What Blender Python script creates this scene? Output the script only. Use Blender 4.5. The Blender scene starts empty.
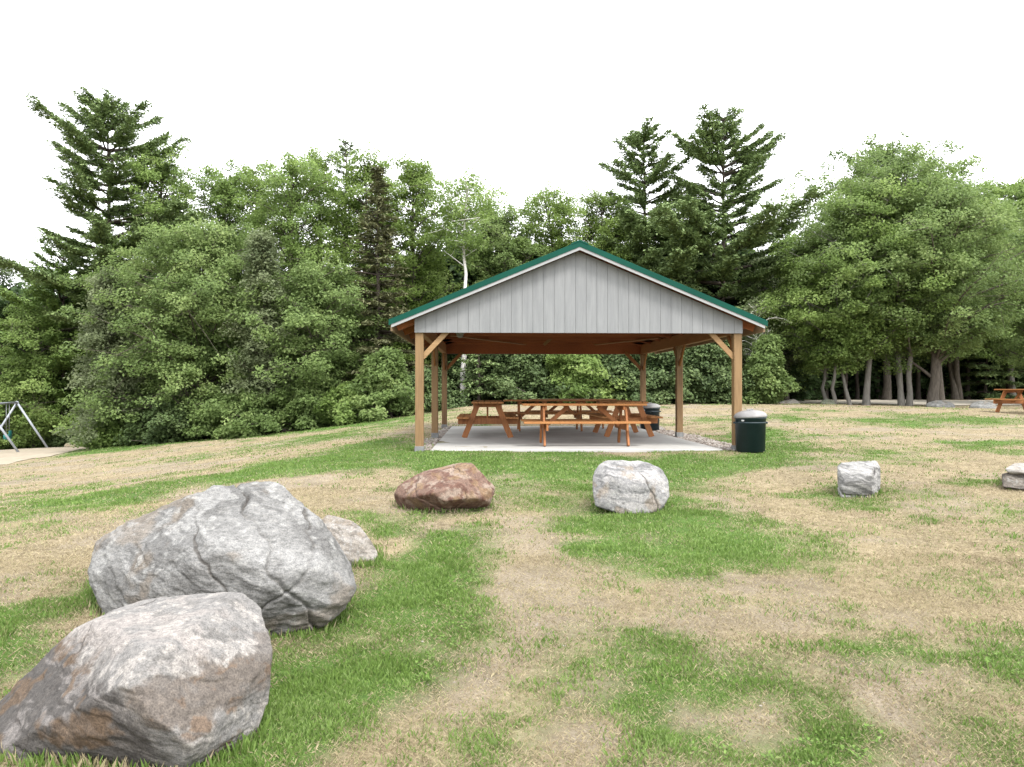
import bpy, bmesh, math, random
import numpy as np
from mathutils import Vector, Matrix

# ------------------------------------------------------------------ camera, sky, sun, exposure
scene = bpy.context.scene
COL = scene.collection
W_PX, H_PX, F_PX = 1024.0, 767.0, 740.0
YAW, PITCH = math.radians(2.05), math.radians(0.39)
EYE = np.array([0.0, 0.0, 1.6])
cam_d = bpy.data.cameras.new("camera")
cam_d.sensor_width = 36.0
cam_d.lens = F_PX / W_PX * 36.0
cam_d.clip_start, cam_d.clip_end = 0.05, 3000
cam = bpy.data.objects.new("camera", cam_d)
COL.objects.link(cam)
cam.location = EYE
cam.rotation_euler = (math.pi / 2 + PITCH, 0, -YAW)
scene.camera = cam

SUN_EL, SUN_AZ = math.radians(56), math.radians(150)   # azimuth clockwise from +Y: behind the camera, to the right
world = bpy.data.worlds.new("World")
scene.world = world
world.use_nodes = True
wn, wl = world.node_tree.nodes, world.node_tree.links
sky = wn.new("ShaderNodeTexSky")
sky.sky_type = 'NISHITA'
sky.sun_disc = False
sky.sun_elevation, sky.sun_rotation = SUN_EL, SUN_AZ
sky.air_density, sky.dust_density, sky.ozone_density = 1.0, 6.0, 1.0
hs = wn.new("ShaderNodeHueSaturation")
hs.inputs['Saturation'].default_value = 0.12
hs.inputs['Value'].default_value = 1.0
cloud = wn.new("ShaderNodeMix")
cloud.data_type = 'RGBA'
cloud.inputs[0].default_value = 0.72                      # thin bright overcast in front of the blue
cloud.inputs[7].default_value = (9.3, 9.4, 9.6, 1)
bg = wn["Background"]
bg.inputs['Strength'].default_value = 0.15
wl.new(sky.outputs[0], hs.inputs['Color'])
wl.new(hs.outputs[0], cloud.inputs[6])
wl.new(cloud.outputs[2], bg.inputs['Color'])

sun_d = bpy.data.lights.new("sun", 'SUN')
sun_d.energy = 1.5
sun_d.angle = math.radians(14)
sun_d.color = (1.0, 0.96, 0.9)
sun = bpy.data.objects.new("sun", sun_d)
COL.objects.link(sun)
sdir = Vector((math.sin(SUN_AZ) * math.cos(SUN_EL), math.cos(SUN_AZ) * math.cos(SUN_EL), math.sin(SUN_EL)))
sun.rotation_euler = sdir.to_track_quat('Z', 'Y').to_euler()
sun.location = sdir * 60

vs = scene.view_settings
vs.view_transform, vs.look, vs.gamma, vs.use_curve_mapping = 'Standard', 'None', 1.0, False
vs.exposure = 1.5
scene.cycles.use_denoising = True
scene.cycles.denoiser = 'OPENIMAGEDENOISE'
scene.cycles.denoising_input_passes = 'RGB_ALBEDO_NORMAL'
scene.cycles.denoising_prefilter = 'NONE'
scene.cycles.caustics_reflective = False
scene.cycles.caustics_refractive = False
scene.cycles.sample_clamp_indirect = 1.0
scene.cycles.max_bounces = 8
scene.cycles.diffuse_bounces = 4
scene.cycles.transparent_max_bounces = 4
scene.cycles.use_adaptive_sampling = False
scene.cycles.adaptive_threshold = 0.02

# ------------------------------------------------------------------ helpers
_cy, _sy, _cp, _sp = math.cos(YAW), math.sin(YAW), math.cos(PITCH), math.sin(PITCH)
FWD = np.array([_sy * _cp, _cy * _cp, _sp])
RGT = np.array([_cy, -_sy, 0.0])
UPV = np.cross(RGT, FWD)


def at(px, py, d):
    """world point seen at pixel (px, py) at depth d"""
    return EYE + d * (FWD + RGT * ((px - W_PX / 2) / F_PX) + UPV * ((H_PX / 2 - py) / F_PX))


def tag(o, label, cat, group=None, kind=None):
    o['label'] = label
    o['category'] = cat
    if group:
        o['group'] = group
    if kind:
        o['kind'] = kind
    return o


def empty(name, loc, rz=0.0):
    o = bpy.data.objects.new(name, None)
    o.empty_display_size = 0.3
    COL.objects.link(o)
    o.location = loc
    o.rotation_euler = (0, 0, rz)
    return o


def link_mesh(name, me, mat=None, parent=None):
    o = bpy.data.objects.new(name, me)
    COL.objects.link(o)
    if mat is not None and len(me.materials) == 0:
        me.materials.append(mat)
    if parent is not None:
        o.parent = parent
    return o


def np_mesh(name, verts, faces, smooth=False, attrs=None, pattrs=None):
    """verts (N,3); faces (M,k) all of k corners; attrs: face floats; pattrs: point floats or colours"""
    me = bpy.data.meshes.new(name)
    verts = np.ascontiguousarray(verts, np.float32)
    faces = np.ascontiguousarray(faces, np.int32)
    n, (m, k) = len(verts), faces.shape
    me.vertices.add(n)
    me.vertices.foreach_set("co", verts.ravel())
    me.loops.add(m * k)
    me.loops.foreach_set("vertex_index", faces.ravel())
    me.polygons.add(m)
    me.polygons.foreach_set("loop_start", np.arange(0, m * k, k, dtype=np.int32))
    me.update(calc_edges=True)
    me.polygons.foreach_set("use_smooth", np.full(m, smooth, bool))
    for nm, v in (attrs or {}).items():
        a = me.attributes.new(nm, 'FLOAT', 'FACE')
        a.data.foreach_set("value", np.ascontiguousarray(v, np.float32))
    for nm, v in (pattrs or {}).items():
        v = np.asarray(v, np.float32)
        if v.ndim == 1:
            a = me.attributes.new(nm, 'FLOAT', 'POINT')
            a.data.foreach_set("value", v)
        else:
            a = me.attributes.new(nm, 'FLOAT_COLOR', 'POINT')
            if v.shape[1] == 3:
                v = np.concatenate([v, np.ones((len(v), 1), np.float32)], 1)
            a.data.foreach_set("color", v.ravel())
    me.validate()
    return me


class MB:
    """collects boxes, bars, lathes and prisms into ONE mesh"""

    def __init__(self):
        self.bm = bmesh.new()

    def box(self, lo, hi, bevel=0.0):
        lo, hi = Vector(lo), Vector(hi)
        c, s = (lo + hi) / 2, hi - lo
        r = bmesh.ops.create_cube(self.bm, size=1.0, matrix=Matrix.Translation(c) @ Matrix.Diagonal((s.x, s.y, s.z, 1)))
        if bevel:
            es = list({e for v in r['verts'] for e in v.link_edges})
            bmesh.ops.bevel(self.bm, geom=es, offset=bevel, segments=1, affect='EDGES')
        return self

    def bar(self, a, b, w, h, up=(0, 0, 1), bevel=0.004):
        """board from a to b, w across and h along up"""
        a, b = Vector(a), Vector(b)
        x = (b - a).normalized()
        u = Vector(up)
        y = u.cross(x).normalized()
        z = x.cross(y).normalized()
        m = Matrix((x, y, z)).transposed().to_4x4()
        m.translation = (a + b) / 2
        r = bmesh.ops.create_cube(self.bm, size=1.0, matrix=m @ Matrix.Diagonal(((b - a).length, w, h, 1)))
        if bevel:
            es = list({e for v in r['verts'] for e in v.link_edges})
            bmesh.ops.bevel(self.bm, geom=es, offset=bevel, segments=1, affect='EDGES')
        return self

    def prism(self, pts, y0, y1):
        """polygon in XZ extruded along Y"""
        f = [self.bm.verts.new((x, y0, z)) for x, z in pts]
        g = [self.bm.verts.new((x, y1, z)) for x, z in pts]
        self.bm.faces.new(f)
        self.bm.faces.new(g[::-1])
        n = len(pts)
        for i in range(n):
            self.bm.faces.new((f[(i + 1) % n], f[i], g[i], g[(i + 1) % n]))
        return self

    def lathe(self, prof, n=40):
        rings = []
        for r, z in prof:
            rings.append([self.bm.verts.new((r * math.cos(2 * math.pi * k / n), r * math.sin(2 * math.pi * k / n), z)) for k in range(n)])
        for a, b in zip(rings, rings[1:]):
            for k in range(n):
                self.bm.faces.new((a[k], a[(k + 1) % n], b[(k + 1) % n], b[k]))
        if prof[0][0] > 0:
            self.bm.faces.new(rings[0][::-1])
        if prof[-1][0] > 0:
            self.bm.faces.new(rings[-1])
        return self

    def tube(self, pts, r, n=10):
        pts = [Vector(p) for p in pts]
        rings = []
        for i, p in enumerate(pts):
            t = (pts[min(i + 1, len(pts) - 1)] - pts[max(i - 1, 0)]).normalized()
            s = t.cross(Vector((0.3, 0.2, 1)) if abs(t.z) < 0.9 else Vector((1, 0.1, 0))).normalized()
            q = t.cross(s)
            rings.append([self.bm.verts.new(p + r * (math.cos(2 * math.pi * k / n) * s + math.sin(2 * math.pi * k / n) * q)) for k in range(n)])
        for a, b in zip(rings, rings[1:]):
            for k in range(n):
                self.bm.faces.new((a[k], a[(k + 1) % n], b[(k + 1) % n], b[k]))
        self.bm.faces.new(rings[0][::-1])
        self.bm.faces.new(rings[-1])
        return self

    def build(self, name, mat, parent=None, smooth=False):
        bmesh.ops.recalc_face_normals(self.bm, faces=self.bm.faces)
        me = bpy.data.meshes.new(name)
        self.bm.to_mesh(me)
        self.bm.free()
        if smooth:
            me.polygons.foreach_set("use_smooth", np.ones(len(me.polygons), bool))
        return link_mesh(name, me, mat, parent)


def copy_thing(o, parent=None):
    c = o.copy()
    COL.objects.link(c)
    if parent is not None:
        c.parent = parent
    for ch in list(o.children):
        copy_thing(ch, c)
    return c


# --- numpy noise
def _hash(ix, iy, iz, seed):
    h = (ix.astype(np.int64) * 374761393 + iy.astype(np.int64) * 668265263 + iz.astype(np.int64) * 2147483647 + seed * 974711) & 0xffffffff
    h = ((h ^ (h >> 13)) * 1274126177) & 0xffffffff
    h = ((h ^ (h >> 16)) * 2246822519) & 0xffffffff
    return ((h ^ (h >> 15)) & 0xffffff).astype(np.float64) / 0xffffff


def vnoise(p, seed=0):
    p = np.asarray(p, float)
    i = np.floor(p)
    f = p - i
    f = f * f * f * (f * (f * 6 - 15) + 10)
    i = i.astype(np.int64)
    r = 0
    for dx in (0, 1):
        wx = f[:, 0] if dx else 1 - f[:, 0]
        for dy in (0, 1):
            wy = f[:, 1] if dy else 1 - f[:, 1]
            for dz in (0, 1):
                wz = f[:, 2] if dz else 1 - f[:, 2]
                r = r + wx * wy * wz * _hash(i[:, 0] + dx, i[:, 1] + dy, i[:, 2] + dz, seed)
    return r * 2 - 1


def fbm(p, seed=0, octaves=4, gain=0.5):
    s, a, p = 0, 1.0, np.asarray(p, float)
    for k in range(octaves):
        s = s + a * vnoise(p * 2 ** k + 17.3 * k, seed + k)
        a *= gain
    return s


def n2(x, y, sc, seed=0, octaves=3, gain=0.5):
    return fbm(np.stack([np.ravel(x) * sc, np.ravel(y) * sc, np.zeros(np.size(x))], 1), seed, octaves, gain)


def unit(v):
    return v / (np.linalg.norm(v, axis=-1, keepdims=True) + 1e-9)


def sstep(a, b, x):
    t = np.clip((x - a) / (b - a), 0, 1)
    return t * t * (3 - 2 * t)


# ------------------------------------------------------------------ materials
def new_mat(name):
    m = bpy.data.materials.new(name)
    m.use_nodes = True
    nt = m.node_tree
    return m, nt.nodes, nt.links, nt.nodes["Principled BSDF"]


def ramp(N, stops):
    r = N.new("ShaderNodeValToRGB")
    e = r.color_ramp.elements
    e[0].position, e[0].color = stops[0][0], (*stops[0][1], 1)
    e[1].position, e[1].color = stops[-1][0], (*stops[-1][1], 1)
    for p, c in stops[1:-1]:
        q = e.new(p)
        q.color = (*c, 1)
    return r


def noise_node(N, L, scale, detail=4, rough=0.55, vec=None, dims=None):
    t = N.new("ShaderNodeTexNoise")
    t.inputs['Scale'].default_value = scale
    t.inputs['Detail'].default_value = detail
    t.inputs['Roughness'].default_value = rough
    if vec is not None:
        L.new(vec, t.inputs['Vector'])
    return t


def obj_vec(N, L, scale=(1, 1, 1), kind='Object'):
    tc = N.new("ShaderNodeTexCoord")
    mp = N.new("ShaderNodeMapping")
    mp.inputs['Scale'].default_value = scale
    L.new(tc.outputs[kind], mp.inputs['Vector'])
    return mp.outputs[0]


def bump(N, L, b, height, strength=0.3, dist=0.02):
    n = N.new("ShaderNodeBump")
    n.inputs['Strength'].default_value = strength
    n.inputs['Distance'].default_value = dist
    L.new(height, n.inputs['Height'])
    L.new(n.outputs[0], b.inputs['Normal'])


def plain_noise_mat(name, c1, c2, scale=6, rough=0.7, vec_scale=(1, 1, 1), bstr=0.15, metal=0.0, spec=0.3, mid=None):
    m, N, L, b = new_mat(name)
    v = obj_vec(N, L, vec_scale)
    t = noise_node(N, L, scale, 6, 0.6, v)
    r = ramp(N, [(0.3, c1), (0.7, c2)] if mid is None else [(0.3, c1), (0.5, mid), (0.7, c2)])
    L.new(t.outputs[0], r.inputs[0])
    L.new(r.outputs[0], b.inputs['Base Color'])
    b.inputs['Roughness'].default_value = rough
    b.inputs['Metallic'].default_value = metal
    b.inputs['Specular IOR Level'].default_value = spec
    if bstr:
        bump(N, L, b, t.outputs[0], bstr, 0.01)
    return m


def wood_mat(name, c1, c2, axis=2, rough=0.65):
    """grain runs along the given object axis; every object copy gets its own tone"""
    m, N, L, b = new_mat(name)
    sc = [14, 14, 14]
    sc[axis] = 0.9
    v = obj_vec(N, L, sc)
    t = noise_node(N, L, 2.2, 6, 0.65, v)
    t2 = noise_node(N, L, 1.1, 3, 0.5, obj_vec(N, L, (1, 1, 1)))
    oi = N.new("ShaderNodeObjectInfo")
    ad = N.new("ShaderNodeMath")
    ad.operation = 'MULTIPLY_ADD'
    ad.inputs[1].default_value = 0.25
    L.new(oi.outputs['Random'], ad.inputs[0])
    L.new(t.outputs[0], ad.inputs[2])
    ad2 = N.new("ShaderNodeMath")
    ad2.operation = 'MULTIPLY_ADD'
    ad2.inputs[1].default_value = 0.5
    L.new(t2.outputs[0], ad2.inputs[0])
    L.new(ad.outputs[0], ad2.inputs[2])
    r = ramp(N, [(0.55, c1), (1.15 / 1.2, c2)])
    L.new(ad2.outputs[0], r.inputs[0])
    L.new(r.outputs[0], b.inputs['Base Color'])
    b.inputs['Roughness'].default_value = rough
    b.inputs['Specular IOR Level'].default_value = 0.3
    bump(N, L, b, t.outputs[0], 0.2, 0.004)
    return m


def leaf_mat(name, lo, mid, hi, transl=0.5, rough=0.55, spec=0.22):
    m, N, L, b = new_mat(name)
    a = N.new("ShaderNodeAttribute")
    a.attribute_name = "tint"
    r = ramp(N, [(0.0, lo), (0.5, mid), (1.0, hi)])
    L.new(a.outputs['Fac'], r.inputs[0])
    L.new(r.outputs[0], b.inputs['Base Color'])
    b.inputs['Roughness'].default_value = rough
    b.inputs['Specular IOR Level'].default_value = spec
    tr = N.new("ShaderNodeBsdfTranslucent")
    L.new(r.outputs[0], tr.inputs['Color'])
    mx = N.new("ShaderNodeMixShader")
    mx.inputs[0].default_value = transl
    L.new(b.outputs[0], mx.inputs[1])
    L.new(tr.outputs[0], mx.inputs[2])
    L.new(mx.outputs[0], N["Material Output"].inputs['Surface'])
    return m


def attr_rock_mat(name, rough=0.85, bscale=34, fol=(1, 1, 1)):
    """stone colour comes from the modelled mineral zones; the nodes add grain and speckle"""
    m, N, L, b = new_mat(name)
    a = N.new("ShaderNodeAttribute")
    a.attribute_name = "stone"
    v = obj_vec(N, L, fol)
    t = noise_node(N, L, bscale, 8, 0.7, v)
    r = ramp(N, [(0.28, (0.5, 0.5, 0.5)), (0.5, (0.95, 0.95, 0.95)), (0.74, (1.4, 1.38, 1.34))])
    L.new(t.outputs[0], r.inputs[0])
    mx = N.new("ShaderNodeMix")
    mx.data_type = 'RGBA'
    mx.blend_type = 'MULTIPLY'
    mx.inputs[0].default_value = 1.0
    L.new(a.outputs['Color'], mx.inputs[6])
    L.new(r.outputs[0], mx.inputs[7])
    t3 = noise_node(N, L, bscale * 4.2, 3, 0.6, obj_vec(N, L))
    r3 = ramp(N, [(0.33, (0.62, 0.62, 0.62)), (0.5, (1, 1, 1)), (0.68, (1.25, 1.25, 1.25))])
    L.new(t3.outputs[0], r3.inputs[0])
    mx2 = N.new("ShaderNodeMix")
    mx2.data_type = 'RGBA'
    mx2.blend_type = 'MULTIPLY'
    mx2.inputs[0].default_value = 1.0
    L.new(mx.outputs[2], mx2.inputs[6])
    L.new(r3.outputs[0], mx2.inputs[7])
    L.new(mx2.outputs[2], b.inputs['Base Color'])
    b.inputs['Roughness'].default_value = rough
    b.inputs['Specular IOR Level'].default_value = 0.25
    bump(N, L, b, t.outputs[0], 0.6, 0.012)
    return m


M = {}
M['post'] = wood_mat("post_wood", (0.102, 0.058, 0.0259), (0.194, 0.122, 0.057), 2)
M['beam'] = wood_mat("stained_beam_wood", (0.146, 0.0589, 0.0197), (0.231, 0.106, 0.0347), 1)
M['truss'] = wood_mat("stained_truss_wood", (0.19, 0.0587, 0.0262), (0.314, 0.112, 0.0437), 0)
M['deck'] = wood_mat("stained_roof_boards", (0.19, 0.0567, 0.0277), (0.312, 0.108, 0.0452), 1)
M['fascia'] = wood_mat("pale_fascia_wood", (0.168, 0.109, 0.0592), (0.247, 0.178, 0.109), 1)
M['brace'] = wood_mat("pale_brace_wood", (0.179, 0.1, 0.042), (0.273, 0.173, 0.0838), 0)
M['table'] = wood_mat("stained_table_wood", (0.167, 0.0711, 0.0233), (0.296, 0.131, 0.0428), 0)
M['table_leg'] = wood_mat("stained_table_leg", (0.152, 0.0568, 0.0195), (0.267, 0.106, 0.0354), 2)
M['siding'] = plain_noise_mat("grey_painted_siding", (0.157, 0.162, 0.168), (0.202, 0.207, 0.212), 2.2, 0.8, (6, 6, 0.6), 0.12)
M['trim'] = plain_noise_mat("pale_trim_paint", (0.224, 0.229, 0.234), (0.273, 0.278, 0.278), 3, 0.6, (1, 1, 1), 0.05)
M['green'] = plain_noise_mat("green_roof_metal", (0.002, 0.040, 0.028), (0.003, 0.054, 0.037), 1.5, 0.6, (1, 1, 1), 0, 0.0, 0.12)
M['concrete'] = plain_noise_mat("pale_concrete", (0.268, 0.263, 0.25), (0.344, 0.338, 0.323), 1.6, 0.85, (1, 1, 1), 0.08)
M['pier'] = plain_noise_mat("grey_pier_concrete", (0.125, 0.13, 0.13), (0.2, 0.205, 0.205), 8, 0.85)
M['can'] = plain_noise_mat("dark_green_plastic", (0.0086, 0.0197, 0.0258), (0.0147, 0.0301, 0.0381), 5, 0.45, (1, 1, 1), 0.05, 0, 0.45)
M['lid'] = plain_noise_mat("pale_grey_plastic", (0.143, 0.139, 0.139), (0.23, 0.226, 0.223), 5, 0.55, (1, 1, 1), 0.12)
M['galv'] = plain_noise_mat("galvanised_steel", (0.222, 0.243, 0.275), (0.286, 0.307, 0.339), 7, 0.4, (1, 1, 1), 0.03, 0.0, 0.5)
M['chain'] = plain_noise_mat("chain_steel", (0.184, 0.191, 0.198), (0.294, 0.294, 0.309), 9, 0.5, (1, 1, 1), 0, 0.6)
M['teal'] = plain_noise_mat("teal_plastic", (0.00882, 0.0955, 0.0882), (0.0147, 0.132, 0.118), 4, 0.45, (1, 1, 1), 0)
M['sand'] = plain_noise_mat("playground_sand", (0.214, 0.178, 0.131), (0.285, 0.25, 0.193), 3, 0.95, (1, 1, 1), 0.2)
M['road'] = plain_noise_mat("pale_gravel_road", (0.282, 0.254, 0.209), (0.371, 0.337, 0.287), 1.2, 0.95, (1, 1, 1), 0.2)
M['bark'] = plain_noise_mat("grey_bark", (0.0478, 0.0395, 0.0319), (0.122, 0.105, 0.0859), 3, 0.9, (6, 6, 1.2), 0.6)
M['pine_bark'] = plain_noise_mat("dark_pine_bark", (0.0319, 0.0255, 0.0211), (0.0829, 0.067, 0.0542), 3, 0.9, (6, 6, 1.2), 0.6)
M['pale_bark'] = plain_noise_mat("pale_bark", (0.0952, 0.0892, 0.0774), (0.178, 0.167, 0.149), 3, 0.9, (6, 6, 1.2), 0.5)
M['birch'] = plain_noise_mat("white_birch_bark", (0.43, 0.411, 0.382), (0.716, 0.698, 0.668), 3.5, 0.7, (1.5, 1.5, 7), 0.2)
M['dead'] = plain_noise_mat("dead_grey_twigs", (0.14, 0.125, 0.114), (0.221, 0.206, 0.191), 6, 0.9)
M['maple'] = leaf_mat("maple_leaves", (0.0898, 0.138, 0.0426), (0.17, 0.241, 0.0788), (0.29, 0.362, 0.139))
M['mid'] = leaf_mat("green_leaves", (0.102, 0.161, 0.0407), (0.188, 0.271, 0.0757), (0.304, 0.392, 0.132))
M['yellow'] = leaf_mat("yellow_green_leaves", (0.0952, 0.148, 0.0301), (0.171, 0.245, 0.0601), (0.251, 0.331, 0.105))
M['needle'] = leaf_mat("pine_needles", (0.0799, 0.123, 0.0452), (0.154, 0.216, 0.0826), (0.248, 0.315, 0.128), 0.15)
M['needle_light'] = leaf_mat("light_pine_needles", (0.0782, 0.133, 0.0311), (0.145, 0.223, 0.0583), (0.223, 0.305, 0.0972), 0.15)
M['dark'] = leaf_mat("dark_and_shaded_leaves", (0.0347, 0.0597, 0.0205), (0.068, 0.103, 0.0355), (0.116, 0.157, 0.0585), 0.2)  # dark leaf tone; also puts shade into the bushes behind the pavilion
M['olive'] = leaf_mat("thin_olive_leaves", (0.088, 0.114, 0.054), (0.159, 0.193, 0.0962), (0.247, 0.282, 0.164))
M['brown'] = leaf_mat("brownish_needles", (0.057, 0.0642, 0.029), (0.104, 0.11, 0.0518), (0.166, 0.16, 0.0828), 0.15)
M['wood_mass'] = leaf_mat("far_wood_leaves", (0.0297, 0.0554, 0.0198), (0.0614, 0.104, 0.0376), (0.109, 0.164, 0.0643))
M['rock'] = attr_rock_mat("boulder_stone")
M['rock_banded'] = attr_rock_mat("banded_boulder_stone", 0.85, 26, (0.7, 1.0, 2.6))

# ------------------------------------------------------------------ terrain
PX0, PX1 = -1.25, 4.84          # post lines of the pavilion
PY = (14.1, 18.35, 22.6)
SLAB_Z = 0.44
ctrl = []
for px, py, d in [
    (0, 505, 11), (100, 487, 13), (200, 470, 15), (300, 450, 17), (390, 440, 17), (0, 610, 5.0), (0, 740, 3.25), (60, 720, 3.4),
    (0, 465, 27), (44, 448, 38), (12, 453, 34), (110, 447, 33), (200, 440, 32), (300, 431, 31), (400, 418, 30), (150, 455, 24), (290, 440, 24), (0, 485, 18), (150, 470, 18),
    (470, 407, 32), (600, 404.5, 33), (700, 404, 34), (800, 404, 37), (900, 406, 37.5), (990, 408, 37), (1004, 413.5, 25.9), (1100, 413, 27),
    (860, 400.8, 47.5), (1000, 400.8, 48), (780, 401, 47.5), (800, 399.5, 53), (950, 399.5, 54),
    (860, 496, 9.5), (1010, 487, 10), (1100, 490, 10), (750, 451, 14.2), (850, 440, 17), (1000, 440, 17),
    (450, 512, 8.25), (630, 511, 8.4), (370, 563, 6.2), (300, 634, 4.85), (560, 520, 8.0),
    (180, 446, 37), (60, 449, 44), (300, 430, 42), (500, 408, 44), (650, 405, 44),
]:
    ctrl.append(at(px, py, d))
for X, Y, Z in [(0, 0, 0), (-4, 0, 0), (4, 0, 0), (0, 3, 0), (3, 3.2, 0.0), (6, 5, 0.08), (-3, 3, 0.02), (0, -6, -.05), (-8, -6, -.1), (8, -6, 0), (-12, 5, -.1), (12, 5, .1),
                (-1.8, 14.0, .385), (1.7, 13.7, .385), (5.6, 14, .385), (-1.8, 18, .37), (-1.8, 22.8, .40), (1.7, 23, .41), (5.3, 23, .41), (5.3, 18.3, .39), (1.7, 18, .38),
                (-60, 20, -1.5), (-60, 60, -1.2), (-40, 100, -.3), (0, 110, .6), (50, 100, .8), (70, 50, .8), (70, 10, .6), (30, 20, .5), (-25, 10, -.6), (-60, -30, -.5), (60, -30, .3), (0, -60, 0),
                (-200, 0, -.5), (200, 0, .5), (-200, 250, 0), (200, 250, .6), (0, 300, .5), (0, -200, 0)]:
    ctrl.append(np.array([X, Y, Z], float))
ctrl = np.array(ctrl)


def _tps(r2):
    return 0.5 * r2 * np.log(r2 + 1e-9)


_n = len(ctrl)
_A = np.zeros((_n + 3, _n + 3))
_d2 = ((ctrl[:, None, :2] - ctrl[None, :, :2]) ** 2).sum(-1)
_A[:_n, :_n] = _tps(_d2) + np.eye(_n) * 0.12
_A[:_n, _n] = 1
_A[:_n, _n + 1:] = ctrl[:, :2]
_A[_n:, :_n] = _A[:_n, _n:].T
_wts = np.linalg.solve(_A, np.concatenate([ctrl[:, 2], np.zeros(3)]))


def _smooth_h(x, y):
    x, y = np.ravel(np.asarray(x, float)), np.ravel(np.asarray(y, float))
    out = np.empty(len(x))
    for s in range(0, len(x), 40000):
        xs, ys = x[s:s + 40000], y[s:s + 40000]
        d2 = (xs[:, None] - ctrl[None, :, 0]) ** 2 + (ys[:, None] - ctrl[None, :, 1]) ** 2
        out[s:s + 40000] = _tps(d2) @ _wts[:_n] + _wts[_n] + _wts[_n + 1] * xs + _wts[_n + 2] * ys
    return out


# regular raster used for every look-up
RX0, RX1, RY0, RY1, RS = -34.0, 34.0, -3.0, 62.0, 0.125
_gx, _gy = np.arange(RX0, RX1 + RS / 2, RS), np.arange(RY0, RY1 + RS / 2, RS)
_cx, _cyy = np.arange(RX0, RX1 + 0.26, 0.5), np.arange(RY0, RY1 + 0.26, 0.5)
_cz = _smooth_h(*np.meshgrid(_cx, _cyy)).reshape(len(_cyy), len(_cx))


def _bil(grid, x, y, x0, y0, step):
    x, y = np.ravel(np.asarray(x, float)), np.ravel(np.asarray(y, float))
    u = np.clip((x - x0) / step, 0, grid.shape[1] - 1.001)
    v = np.clip((y - y0) / step, 0, grid.shape[0] - 1.001)
    i, j = u.astype(int), v.astype(int)
    u, v = u - i, v - j
    return (grid[j, i] * (1 - u) * (1 - v) + grid[j, i + 1] * u * (1 - v) + grid[j + 1, i] * (1 - u) * v + grid[j + 1, i + 1] * u * v)


_XX, _YY = np.meshgrid(_gx, _gy)
_fine = _bil(_cz, _XX, _YY, RX0, RY0, 0.5) + 0.018 * n2(_XX, _YY, 0.9, 5, 2) + 0.010 * n2(_XX, _YY, 3.1, 6, 2)
_fine = _fine.reshape(_XX.shape)


def ground_z(x, y):
    return _bil(_fine, x, y, RX0, RY0, RS)


def gz(x, y):
    return float(ground_z([x], [y])[0])


def ground_at(px, py):
    """where the sight line of a pixel meets the ground"""
    v = FWD + RGT * ((px - W_PX / 2) / F_PX) + UPV * ((H_PX / 2 - py) / F_PX)
    ts = np.linspace(1.0, 60, 3000)
    p = EYE[None] + ts[:, None] * v[None]
    below = p[:, 2] < ground_z(p[:, 0], p[:, 1])
    k = int(np.argmax(below)) if below.any() else len(ts) - 1
    return p[k]


# ------------------------------------------------------------------ green / dry lawn map in ground metres
def poly_sd(poly, x, y):
    x, y = np.ravel(x), np.ravel(y)
    d = np.full(x.shape, 1e9)
    s = np.ones(x.shape)
    n = len(poly)
    for i in range(n):
        (ax, ay), (bx, by) = poly[i], poly[i - 1]
        ex, ey = bx - ax, by - ay
        wx, wy = x - ax, y - ay
        t = np.clip((wx * ex + wy * ey) / (ex * ex + ey * ey + 1e-12), 0, 1)
        d = np.minimum(d, (wx - ex * t) ** 2 + (wy - ey * t) ** 2)
        c1, c2, c3 = y >= ay, y < by, ex * wy > ey * wx
        s = np.where((c1 & c2 & c3) | (~c1 & ~c2 & ~c3), -s, s)
    return s * np.sqrt(d)     # negative inside


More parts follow.
